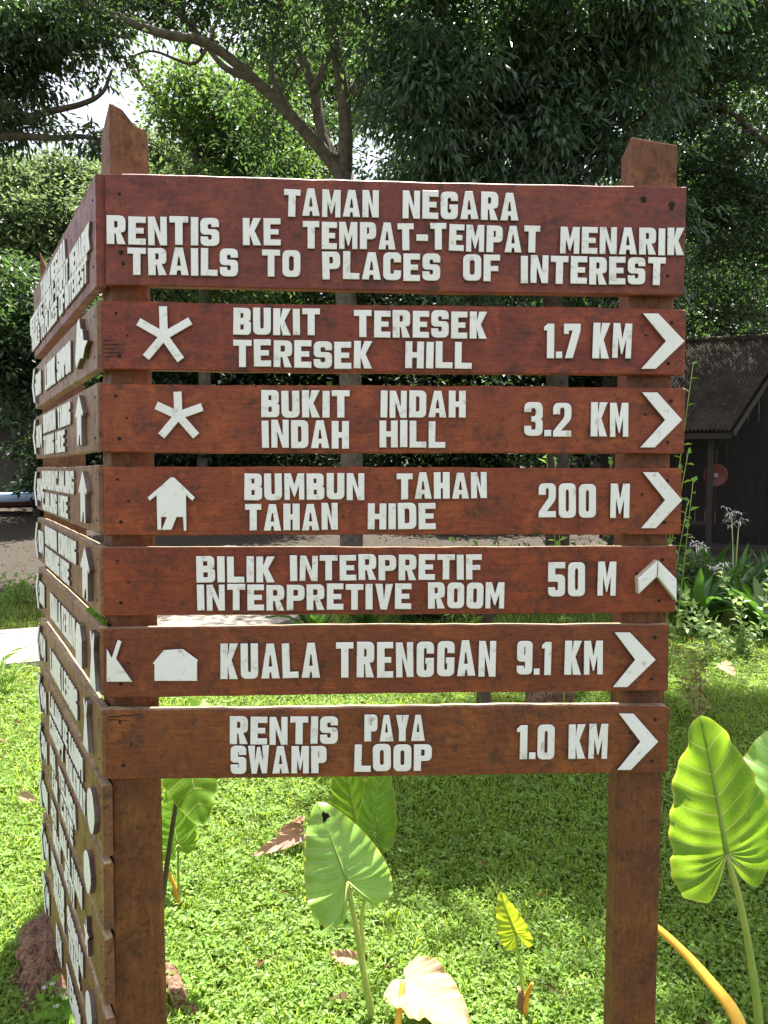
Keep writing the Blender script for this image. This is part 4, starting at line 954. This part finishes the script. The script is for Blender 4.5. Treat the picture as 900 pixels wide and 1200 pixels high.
def alo_leaf(parent, base, tip, normal, width, mat, lobes=.32, curl=.10, wav=.03, cup=.12, name='leaf', asym=1.0, rib=True, droop_tip=0, sub=4, seed=0, label=None, corr=1.3):
    """base = where the stalk meets the blade, tip = blade tip, normal = side that faces up"""
    rnd = random.Random(seed+7); base = Vector(base); tip = Vector(tip); ax = tip-base; L = ax.length; Y = ax.normalized()
    Z = Vector(normal).normalized(); Z = (Z-Y*Z.dot(Y)).normalized(); X = Y.cross(Z)
    nv = 12; nj = 9; half = width/2
    V = []; UV = []; F = []
    for side, sgn in enumerate((1, -1)):
        hw = half*(asym if sgn > 0 else 1); rowsn = (nv-1)*sub+1; off = len(V)
        for i in range(rowsn):
            q = i/(rowsn-1)           # 0 = lobe vein pointing back, 1 = tip
            # where the vein leaves the midrib
            ms = .94*max(0, (q-.34)/.66)**1.55
            # margin outline: from lobe end round the widest part to the tip
            ang = q
            ex = hw*(max(0, math.sin(PI*(.12+.88*q)**.76))**.6)*(1 if q > .1 else .6+4*q)*(1-.12*q*q)
            ey = L*(-lobes+(1+lobes)*(q**1.18))
            if q == 1: ex = .0
            if q < .10: ex *= 1; ey -= L*.02
            m = Vector((0, L*ms)); e = Vector((ex, ey))
            for j in range(nj+1):
                v_ = j/nj
                p = m.lerp(e, v_); bend = Vector((0, 1))*(-.06*L*math.sin(PI*v_)*(1-q))
                p = p+bend
                ph = (i % sub)/sub
                ridge = -math.cos(2*PI*ph)*.5*L*.012*math.sin(PI*min(1, v_*1.05))*corr
                wave = wav*L*(v_**3)*(.6*math.sin(i*2*PI/sub/2.7+seed+side*1.3)+.5*math.sin(i*2*PI/sub/1.35+seed*2.1)+.45*math.sin(i*2*PI/sub/5.3+seed*.7))+wav*.4*L*v_**2*rnd.uniform(-.2, .2)
                z = ridge+wave+cup*abs(p.x)*(1 if cup else 0)-curl*L*(p.y/L)**2*(1 if p.y > 0 else .8)-droop_tip*L*max(0, p.y/L-.6)**2
                P = base+X*(p.x*sgn)+Y*p.y+Z*z
                V.append(tuple(P)); UV.append((i/sub, v_))
        for i in range(rowsn-1):
            for j in range(nj):
                a, b, c, d = off+i*(nj+1)+j, off+i*(nj+1)+j+1, off+(i+1)*(nj+1)+j+1, off+(i+1)*(nj+1)+j
                F.append((a, b, c, d) if sgn > 0 else (a, d, c, b))
    me = npmesh(name, V, F, mat, True, UV)
    o = link(name, me, parent)
    if label: o['label'] = label
    if rib:
        mb = MB(); pr = []
        for k in range(11):
            t = k/10; z = -curl*L*t*t-droop_tip*L*max(0, t-.6)**2-.002; pr.append(base+Y*L*t*.98+Z*(z))
        mb.tube(pr, radii(width*.022, width*.004, 11), 6)
        for sgn in (1, -1):
            mb.tube([base, base+X*sgn*half*.22-Y*L*lobes*.5, base+X*sgn*half*.42-Y*L*lobes*.86], radii(width*.014, width*.004, 3), 5)
        r_ = link('midrib', mb.mesh('midrib', M['stalk'])); par(r_, o)
    return o
def stalk(parent, pts, r0, r1, mat, name='stalk', n=8, flat=1, label=None):
    mb = MB(); s_ = spline(pts, 6); mb.tube(s_, radii(r0, r1, len(s_)), n, flat=flat); o = mb.build(name, mat, parent)
    if label: o['label'] = label
    return o
def plant(px, py, label, cat='plant', name='elephant_ear_plant'):
    p = gnd(px, py); return thing(name, p, label, cat), p

# big one right of the right post
D = 2.12; t, p = plant(905, 1270, 'elephant ear plant with a large backlit leaf just right of the right post')
alo_leaf(t, at(852, 1000, D), at(826, 840, D-.02), -FW+RT*.22+UP*.12, .33, M['alo_back'], .30, .05, .030, -.10, seed=3, asym=1.05, label='large translucent leaf with its tip up')
stalk(t, [at(852, 1003, D), at(868, 1060, D), at(884, 1150, D), at(893, 1230, D), p], .007, .016, M['stalk'])
# its neighbour cut by the frame
t, p = plant(935, 1275, 'elephant ear plant with a ribbed leaf cut off by the right edge of the frame')
alo_leaf(t, at(922, 985, 2.2), at(908, 850, 2.35), -FW+RT*-.35+UP*.35, .33, M['alo_top'], .22, .10, .05, -.15, seed=9)
stalk(t, [at(915, 985, 2.2), at(912, 1090, 2.2), at(905, 1200, 2.22), p], .007, .016, M['stalk'])
# fallen yellow stalk
t, p = plant(880, 1310, 'withered bright yellow leaf stalk leaning left of the right post foot', 'stalk', 'withered_stalk')
stalk(t, [at(742, 1066, 2.25), at(785, 1100, 2.2), at(830, 1148, 2.13), at(868, 1205, 2.05), p], .008, .024, M['stalky'], flat=.7)
# centre plant
D = 2.25; t, p = plant(438, 1245, 'elephant ear plant with a pale glossy heart-shaped leaf below SWAMP LOOP')
alo_leaf(t, at(407, 1033, D), at(372, 940, D+.06), -FW*.85+UP*.55+RT*-.05, .25, M['alo_top'], .42, .05, .05, -.06, seed=5, label='pale glossy leaf with a torn black hole near its tip')
stalk(t, [at(407, 1035, D), at(416, 1080, D), at(428, 1150, D), at(440, 1215, D), p], .006, .013, M['stalk'])
stalk(t, [at(428, 1050, D+.03), at(424, 1080, D+.03), at(428, 1150, D+.02), at(442, 1215, D), p], .004, .011, M['stalk'])
# torn hole
hp_ = at(381, 957, D-.055); mb = MB(); V = []
for k in range(9):
    a_ = 2*PI*k/9; r_ = .013*(1+.35*math.sin(3*a_+1)); V.append(hp_+RT*math.cos(a_)*r_*.8+UP*math.sin(a_)*r_*1.1)
V2 = [v_-FW*-.002 for v_ in V]; mb.add(V+V2, [tuple(range(9)), tuple(reversed(range(9, 18)))]+[(k, (k+1) % 9, 9+(k+1) % 9, 9+k) for k in range(9)]); mb.build('torn_patch', M['hole'], t)
# two leaves behind it
D = 3.15; t, p = plant(440, 1110, 'elephant ear plant with two yellow-green backlit leaves cut off by the lowest board')
alo_leaf(t, at(440, 975, D), at(448, 880, D+.1), -FW+UP*.2+RT*.3, .17, M['alo_back'], .22, .06, .04, .1, seed=12)
alo_leaf(t, at(420, 975, D+.05), at(398, 876, D+.12), -FW+UP*.25-RT*.4, .21, M['alo_back'], .15, .06, .04, .1, seed=14)
stalk(t, [at(440, 977, D), at(438, 1010, D), at(436, 1060, D), p], .004, .009, M['stalk']); stalk(t, [at(420, 977, D+.05), at(430, 1020, D), p], .004, .009, M['stalk'])
# left plant with the dark stalk
D = 2.5; t, p = plant(187, 1160, 'tall elephant ear plant with a dark stalk beside the left post')
stalk(t, [at(212, 868, D+.03), at(209, 920, D), at(199, 990, D), at(190, 1060, D), at(186, 1120, D), p], .006, .011, M['stalkd'])
alo_leaf(t, at(214, 868, D), at(238, 966, D-.12), -FW+UP*.6+RT*.3, .24, M['alo_back'], .50, .12, .04, -.1, seed=21)
D = 2.9; t, p = plant(213, 1100, 'young elephant ear plant with a ragged bright leaf beside the left post')
alo_leaf(t, at(208, 990, D), at(196, 925, D+.1), -FW+UP*.3+RT*-.2, .18, M['alo_back'], .2, .05, .05, .08, seed=25)
stalk(t, [at(209, 990, D), at(209, 1030, D), at(211, 1062, D)], .004, .006, M['stalk']); stalk(t, [at(193, 1015, D), at(202, 1032, D), at(210, 1058, D)], .005, .011, M['alo_yel'] and M['stalky'])
stalk(t, [at(210, 1056, D), at(214, 1075, D), p], .014, .018, M['dry'], 'sheath')
# small yellow-green leaf
D = 2.28; t, p = plant(613, 1206, 'small elephant ear plant with one folded yellow-green leaf in the middle of the lawn')
alo_leaf(t, at(605, 1093, D), at(586, 1046, D+.02), -FW+UP*.25+RT*-.6, .10, M['alo_yel'], .36, .05, .03, .35, seed=31)
stalk(t, [at(605, 1094, D), at(609, 1130, D), at(613, 1165, D)], .0028, .0045, M['stalk']); stalk(t, [at(624, 1152, D-.03), at(617, 1170, D), at(610, 1215, D)], .004, .014, M['stalky'], label='orange-brown furled sheath')
stalk(t, [at(611, 1160, D), at(609, 1185, D), p-Vector((0, 0, .02))], .008, .014, M['dry'], 'sheath')
# cream dead leaf lying by its yellow stalk
M['dead'] = alomat('dried_cream_leaf', (.36, .25, .15), (.40, .26, .14), (.30, .20, .12), .25, .7)
M['deadp'] = alomat('dried_pink_brown_leaf', (.42, .24, .18), (.35, .18, .1), (.3, .15, .1), .2, .6)
M['deadb'] = alomat('dried_brown_leaf', (.25, .14, .09), (.2, .1, .05), (.16, .09, .05), .15, .6)
p = gnd(500, 1190); t = thing('fallen_leaf', p, 'large dried cream leaf lying on the lawn beside a yellow stalk', 'leaf')
alo_leaf(t, at(476, 1148, 2.28), at(548, 1190, 2.12)+Vector((0, 0, -.01)), UP+RT*-.1-FW*.35, .19, M['dead'], .12, .12, .055, .12, 'blade', seed=41, rib=False, corr=.5)
stalk(t, [at(472, 1150, 2.25), at(468, 1185, 2.2), at(464, 1225, 2.15), gnd(462, 1260)], .008, .013, M['stalky'])
def dead(px, py, px2, py2, w_, mt, label, seed, z=.035):
    a = gnd(px, py)+Vector((0, 0, z)); b = gnd(px2, py2)+Vector((0, 0, z*.6)); t = thing('fallen_leaf', a, label, 'leaf')
    alo_leaf(t, a, b, Vector((.1, -.9, .7)), w_, M[mt], .12, .12, .03, .35, 'blade', seed=seed, rib=False, corr=.4); return t
dead(350, 1006, 296, 1018, .065, 'deadp', 'pinkish dried leaf pointing left on the lawn left of the heart-shaped leaf', 51, .10)
dead(352, 1003, 322, 996, .05, 'deadp', 'narrow pink-brown dried leaf overlapping the pinkish one', 52, .13)
dead(352, 1003, 340, 980, .05, 'deadb', 'curled dark dried leaf standing behind the pinkish leaf', 53, .15)
dead(414, 1152, 380, 1134, .045, 'deadp', 'slim curled brown leaf left of the centre stalk', 54, .08)
dead(585, 800, 600, 795, .05, 'dead', 'pale scrap of dried leaf on the lawn beyond the lowest board', 55, .1)
dead(845, 797, 862, 801, .12, 'dead', 'pale dried leaf on the sunlit lawn right of the sign', 56, .12)
dead(25, 957, 45, 951, .05, 'dead', 'thin pale dry leaf on the sunny lawn at the far left', 57, .1)

# dry twigs by the centre stalk
t = thing('dry_twig', gnd(420, 1140), 'thin dry twig leaning beside the centre plant stalks', 'twig')
stalk(t, [gnd(430, 1170)+Vector((0, 0, .01)), at(418, 1120, 2.7), at(400, 1094, 2.75)], .005, .002, M['dry'])

# ------------------------------------------------------------------ root stump at the lower left, and roots by the post
M['root'] = None
n = NT('red_brown_root'); oc = n.n('TexCoord').outputs['Object']; f = n.noise(oc, 9, 7, .7, .5); g2 = n.noise(n.vmap(oc, (4, 4, 1)), 26, 5, .7)
col = n.mix(n.ramp(f, [(.35, 0.), (.65, 1.)]), (.12, .06, .038), (.36, .21, .14)); col = n.mix(n.ramp(g2, [(.40, .9), (.54, 0.)]), col, (.05, .028, .022)); col = n.mix(n.ramp(n.noise(oc, 30, 5, .7), [(.6, 0.), (.7, .6)]), col, (.50, .34, .26))
M['root'] = n.done(n.prin(col, .85, .25, n.bump(n.mix(.5, f, g2), 1.0, .02)))
def lump(name, segs, parent):
    mb = MB()
    for pts, r0, r1 in segs:
        s_ = spline(pts, 7); base = len(mb.v); nn_ = 16; ph = random.uniform(0, 6)
        mb.tube(s_, radii(r0, r1, len(s_)), nn_, wob=.0)
        vs = mb.v[base:base+len(s_)*nn_]
        for i in range(len(s_)):
            c = s_[i]
            for k in range(nn_):
                v_ = Vector(vs[i*nn_+k]); a_ = 2*PI*k/nn_
                f_ = 1+.20*math.sin(3*a_+ph+i*.25)+.14*math.sin(7*a_+i*.5+ph)+.16*random.uniform(-1, 1)+.20*math.sin(i*.9+ph)
                mb.v[base+i*nn_+k] = tuple(c+(v_-c)*f_)
    o = mb.build(name, M['root'], parent); md = o.modifiers.new('smooth', 'SUBSURF'); md.levels = md.render_levels = 1; return o
def G(px, py, z=0): return onplane(px, py, (0, 0, z), Vector((0, 0, 1)))
t = thing('tree_root', G(50, 1150), 'gnarled reddish tree root wrapped round the foot of the far post', 'root')
lump('root', [([G(62, 1080, .02), G(52, 1100, .06), G(48, 1128, .06), G(44, 1160, .03), G(30, 1200, -.02)], .07, .055),
              ([G(66, 1100, .05), G(64, 1130, .06), G(74, 1150, .03), G(80, 1180, -.01)], .045, .035),
              ([G(40, 1128, .02), G(22, 1150, .02), G(6, 1180, -.02)], .035, .03),
              ([G(70, 1095, .06), G(82, 1115, .05), G(90, 1145, -.01)], .03, .025)]
     + [([G(60+q*3, 1085+q*4, .09), G(48+q*4+random.uniform(-5, 5), 1115, .125-.012*abs(q-2)), G(40+q*7, 1150, .07), G(26+q*13, 1195, -.02)], .020, .014) for q in range(5)]
     + [([G(56, 1094, .12), G(66+random.uniform(-6, 6), 1112+q*9, .10), G(80, 1120+q*12, .01)], .016, .010) for q in range(3)], t)
t = thing('tree_root', G(225, 1185), 'thin pinkish roots running out from the right side of the left post foot', 'root')
lump('root', [([G(180, 1130, .0), G(202, 1150, .04), G(208, 1178, .03), G(212, 1215, -.01)], .028, .022), ([G(200, 1165, .03), G(222, 1185, .03), G(245, 1205, .0)], .02, .018), ([G(195, 1140, .0), G(204, 1132, .02), G(218, 1152, .0)], .012, .01)], t)
t = thing('pale_stone', G(38, 1078), 'smooth pale sunlit stone in the grass beside the far post', 'stone')
mb = MB(); c = G(40, 1080, .01); V = []; F = []
for i in range(7):
    for k in range(12):
        th_ = PI/2*i/6; a_ = 2*PI*k/12; r_ = .055*(1+.12*math.sin(2*a_+1)); V.append(c+Vector((math.cos(a_)*r_*math.cos(th_), math.sin(a_)*r_*.8*math.cos(th_), .03*math.sin(th_)-.01)))
F = [(i*12+k, i*12+(k+1) % 12, (i+1)*12+(k+1) % 12, (i+1)*12+k) for i in range(6) for k in range(12)]
mb.add(V, F, 0, True); mb.build('boulder', plain('pale_stone', (.42, .33, .27), .8), t)

# ------------------------------------------------------------------ small weeds
M['weed'] = leafmat('weed_leaves', (.13, .27, .04), (.28, .48, .05), .5, .42, .35, (.2, .28, .05), .4); M['petal'] = plain('white_petals', (.82, .82, .78), .6, .05)
M['vari'] = leafmat('variegated_leaves', (.17, .27, .09), (.30, .42, .12), .45, .4, .35, (.6, .6, .35), .5); M['strap'] = leafmat('strap_leaves', (.05, .13, .025), (.12, .28, .03), .35, .32, .4, (.12, .2, .04), .7)
M['drytw'] = leafmat('dry_shrub_leaves', (.34, .25, .12), (.45, .34, .14), .7, .35, .4, (.2, .25, .06), .2)
def sprig(mb_st, LV, a, b, nl, L, W, bend=.05, r=.003, start=.25, two=True):
    a, b = Vector(a), Vector(b); m = (a+b)/2+Vector((random.gauss(0, bend), random.gauss(0, bend), random.gauss(0, bend))); s_ = spline([a, m, b], 6); mb_st.tube(s_, radii(r, r*.4, len(s_)), 5)
    for k in range(nl):
        t_ = start+(1-start)*k/max(1, nl-1); i = min(len(s_)-2, int(t_*(len(s_)-1))); p = s_[i].lerp(s_[i+1], t_*(len(s_)-1)-i); d = (s_[i+1]-s_[i]).normalized()
        o_ = d.orthogonal(); o_.rotate(Matrix.Rotation(k*2.4+random.gauss(0, .3), 3, d)); ax = (d*.5+o_+Vector((0, 0, .15))).normalized()
        LV.append((tuple(p), tuple(ax), tuple((Vector((random.gauss(0, .4), random.gauss(0, .4)-.3, 1))).normalized()), L*random.uniform(.7, 1.2), W*random.uniform(.8, 1.2)))
def leafobj(name, LV, mat, parent):
    P, A, Nn, L, W = (np.array([l[i] for l in LV]) for i in range(5)); V, F = leaves(P, A, Nn, L, W); return link(name, npmesh(name, V, F, mat), parent)
def weed(label, stems, nl, L, W, mat, cat='weed', name='weed_plant', base=None, flowers=0, bend=.02, r=.0025, start=.2):
    t = thing(name, base if base is not None else stems[0][0], label, cat); mb = MB(); LV = []
    for a, b in stems: sprig(mb, LV, a, b, nl, L, W, bend, r, start)
    mb.build('stem', M['stalk'], t); leafobj('foliage', LV, M[mat], t)
    if flowers:
        for a, b in stems[:flowers]:
            mb = MB(); c = Vector(b)
            for k in range(6):
                a_ = k*PI/3; mb.add([c, c+Vector((math.cos(a_-.3)*.006, math.sin(a_-.3)*.006, .003)), c+Vector((math.cos(a_)*.010, math.sin(a_)*.010, .001)), c+Vector((math.cos(a_+.3)*.006, math.sin(a_+.3)*.006, .003))], [(0, 1, 2, 3)])
            mb.build('flower', M['petal'], t)
    return t
# bottom-left flowering weeds
st = [(G(70+random.uniform(-14, 20), 1215), at(50+i*9+random.uniform(-3, 3), 1150+random.uniform(0, 38), 2.15)) for i in range(8)]
weed('leafy weeds with tiny white flowers in front of the gnarled root', st, 9, .032, .022, 'weed', flowers=4)
st = [(G(212+random.uniform(-10, 25), 1180), at(195+i*8+random.uniform(-3, 3), 1110+random.uniform(0, 45), 2.6)) for i in range(7)]
weed('leafy weeds growing against the right side of the left post foot', st, 8, .035, .022, 'weed')
st = [(gnd(20+random.uniform(-20, 20), 705), at(12+random.uniform(-22, 28), 672+random.uniform(0, 22), 9.2)) for i in range(9)]
weed('small bright weed clump at the yard edge on the far left', st, 10, .08, .045, 'weed', r=.006, bend=.05)
st = [(gnd(8, 812), at(6+random.uniform(-10, 14), 762+random.uniform(0, 30), 5.6)) for i in range(6)]
weed('tuft of long bright leaves on the near edge of the path at the far left', st, 6, .16, .02, 'weed', r=.004)
# sprigs seen beside and between the boards, rooted behind the right post
b_ = gnd(752, 905)
weed('tall thin weed with pairs of small leaves climbing beside the right ends of the boards',
     [(b_, at(812, 428, 3.2)), (b_+Vector((.02, 0, 0)), at(806, 532, 3.2)), (b_, at(812, 566, 3.2)), (b_, at(805, 594, 3.2)), (b_, at(748, 536, 3.2))], 22, .045, .024, 'weed', base=b_, start=.45, bend=.04, r=.004)
b_ = gnd(660, 900)
weed('thin weed whose tips show between the boards above 200 M', [(b_, at(650, 536, 3.0)), (b_, at(640, 533, 3.0)), (b_, at(717, 536, 3.1))], 26, .045, .022, 'weed', base=b_, start=.5, bend=.03, r=.003)
b_ = gnd(570, 860)
weed('thin weed whose leaves show under BUMBUN TAHAN', [(b_, at(532, 630, 3.6)), (b_, at(500, 634, 3.6)), (b_, at(560, 634, 3.6))], 18, .05, .02, 'weed', base=b_, start=.5, bend=.03, r=.003)
# moss tuft on the side boards
mp = S0+SD*.06+Vector((.01, .01, LBT[5]))
mb = MB(); LV = []
for k in range(90):
    s_ = random.uniform(.02, .3)**1.3; p_ = S0+SD*s_-SN*random.uniform(.004, .017)+Vector((0, 0, LBT[5]+.001)); LV.append((tuple(p_), (random.gauss(0, .3), random.gauss(0, .3), 1), (random.gauss(0, 1), random.gauss(0, 1), .2), .010, .006))
mo = leafobj('moss', LV, M['weed'], None); tag(mo, 'bright moss tuft on the top edge of a side board near the corner', 'moss', None, 'stuff')

# variegated shrub arching over the lawn on the right
b_ = gnd(880, 770); st = [(b_, at(800, 700, 6.9)), (b_, at(792, 715, 6.7)), (b_, at(845, 672, 7.0)), (b_, at(905, 668, 7.1)), (b_, at(900, 735, 6.7)), (b_, at(790, 735, 6.6)), (b_, at(870, 700, 6.9)), (b_, at(798, 690, 7)), (b_+Vector((-.2, 0, 0)), at(815, 725, 6.6))]
weed('variegated shrub with cream-edged leaves arching over the lawn at the right', st, 26, .085, .05, 'vari', 'shrub', 'variegated_shrub', b_, bend=.06, r=.006, start=.1)
b_ = gnd(815, 850); st = [(b_, at(790+random.uniform(0, 38), 752+random.uniform(0, 50), 5.1)) for i in range(12)]
weed('half dry straw-coloured shrub beside the right ends of the lower boards', st, 10, .055, .03, 'drytw', 'shrub', 'dry_shrub', b_, bend=.05, r=.004)

# spider lilies
def lily(px, D, n_, label, h=.6, flowers=()):
    p = at(px, 700, D); z = gz(p.x, p.y); t = thing('spider_lily', (p.x, p.y, z), label, 'plant', 'spider lilies in the bed beyond the lawn')
    V = []; F = []
    for k in range(n_):
        a_ = random.uniform(0, 2*PI); L = h*random.uniform(.8, 1.35); ln = random.uniform(.25, 1.25); wd = random.uniform(.035, .06); dx, dy = math.cos(a_), math.sin(a_); b = len(V)
        bx, by = p.x+dx*.05, p.y+dy*.05
        for j in range(6):
            t_ = j/5; hor = L*t_**1.5*math.sin(ln); ver = L*(t_-(.45*ln)*t_**2.4)
            w_ = wd*(.6+.8*t_)*(1-t_**3)+.002
            V += [(bx+dx*hor-dy*w_, by+dy*hor+dx*w_, z+ver+.01), (bx+dx*hor, by+dy*hor, z+ver-.008), (bx+dx*hor+dy*w_, by+dy*hor-dx*w_, z+ver+.01)]
        for j in range(5):
            for c_ in (0, 1): F.append((b+3*j+c_, b+3*j+c_+1, b+3*j+4+c_, b+3*j+3+c_))
    link('foliage', npmesh('foliage', V, F, M['strap'], True), t)
    for (fx_, fy_, fd) in flowers:
        c = at(fx_, fy_, fd); mb = MB(); mb.tube(spline([(p.x, p.y, z), Vector((p.x, p.y, z)).lerp(c, .6)+Vector((0, 0, .1)), c], 4), .008, 5); s_ = mb.build('stem', M['stalk'], t)
        mb = MB()
        for u_ in range(6):
            cc = c+Vector((random.gauss(0, .05), random.gauss(0, .05), random.gauss(0, .03)))
            for q_ in range(6):
                a_ = q_*PI/3+random.random(); d = Vector((math.cos(a_), math.sin(a_), random.uniform(-.2, .6))).normalized(); e = cc+d*.06; tp = cc+d*.10-Vector((0, 0, .04)); sd = d.cross(Vector((0, 0, 1)))*.006
                mb.add([cc-sd, cc+sd, e+sd, e-sd, tp], [(0, 1, 2, 3), (3, 2, 4)])
        mb.build('flower', M['petal'], t)
LIL = [(800, 9.0, 'spider lily clump just right of the board ends with one pale flower behind its leaves', [(822, 638, 9.3)]), (838, 8.6, 'spider lily clump with the clearest white spidery flower head', [(846, 664, 8.5)]),
       (880, 8.4, 'spider lily clump with broad arching leaves at the right edge', []), (920, 9.2, 'spider lily clump half outside the right edge', []), (860, 10.2, 'spider lily with a white flower in front of the shelter', [(857, 600, 10.6), (866, 612, 10.6)]),
       (905, 10.6, 'shaded spider lily clump under the shelter gable', []), (740, 9.6, 'spider lily clump behind the right post', []), (370, 7.7, 'strap-leaved lily showing between the boards above KUALA', []),
       (430, 8.0, 'strap-leaved lily showing between the boards above TRENGGAN', []), (480, 8.6, 'strap-leaved lily left of the thin dark trunk', []), (640, 9.2, 'strap-leaved lily in the bed behind 9.1 KM', []), (830, 11.2, 'rear spider lily clump at the shelter floor edge', []), (815, 8.0, 'foremost spider lily clump, nearest the right ends of the boards', []), (862, 9.3, 'spider lily clump in the middle of the bed between the white flowers and the shelter', []), (900, 7.7, 'foremost spider lily clump at the right edge behind the variegated shrub', [])]
for px, D, lb, fl in LIL: lily(px, D, 26 if px > 780 else 15, lb, .62 if px > 780 else .45, fl)

# small trunk and stump on the lawn seen between the lowest boards
p = gnd(567, 850); t = thing('young_tree', p, 'thin dark trunk of a young tree on the lawn behind the lowest boards', 'tree'); mb = MB()
s_ = limb(mb, [p-Vector((0, 0, .05)), at(567, 800, 5.2), at(570, 730, 5.25), at(572, 660, 5.3)], .055, .03, 5, 9)
for k in range(6): limb(mb, [s_[10], at(540+k*12, 700, 5.3), at(520+k*20, 668, 5.3)], .008, .004, 4, 5)
mb.build('trunk', M['barkd'], t)
foliage('crown', [(at(568, 668, 5.3), (.32, .25, .10), 1)], 20, 30, .06, .05, .025, M['leaf_mid'], t)
p = gnd(645, 848); t = thing('tree_stump', p, 'short brown weathered stump on the lawn behind the lowest boards', 'stump'); mb = MB(); V = []; nn_ = 22
for j in range(7):
    for k in range(nn_):
        a_ = 2*PI*k/nn_; r_ = .15*(1+.35*(1-j/6)**3)*(1+.07*math.sin(5*a_)+.04*math.sin(11*a_)); V.append(p+Vector((math.cos(a_)*r_, math.sin(a_)*r_, -.03+.30*j/6+(.015*math.sin(3*a_) if j == 6 else 0))))
F = [(j*nn_+k, j*nn_+(k+1) % nn_, (j+1)*nn_+(k+1) % nn_, (j+1)*nn_+k) for j in range(6) for k in range(nn_)]+[tuple(6*nn_+k for k in range(nn_))]
mb.add(V, F, 0, True); mb.build('trunk', M['root'], t)
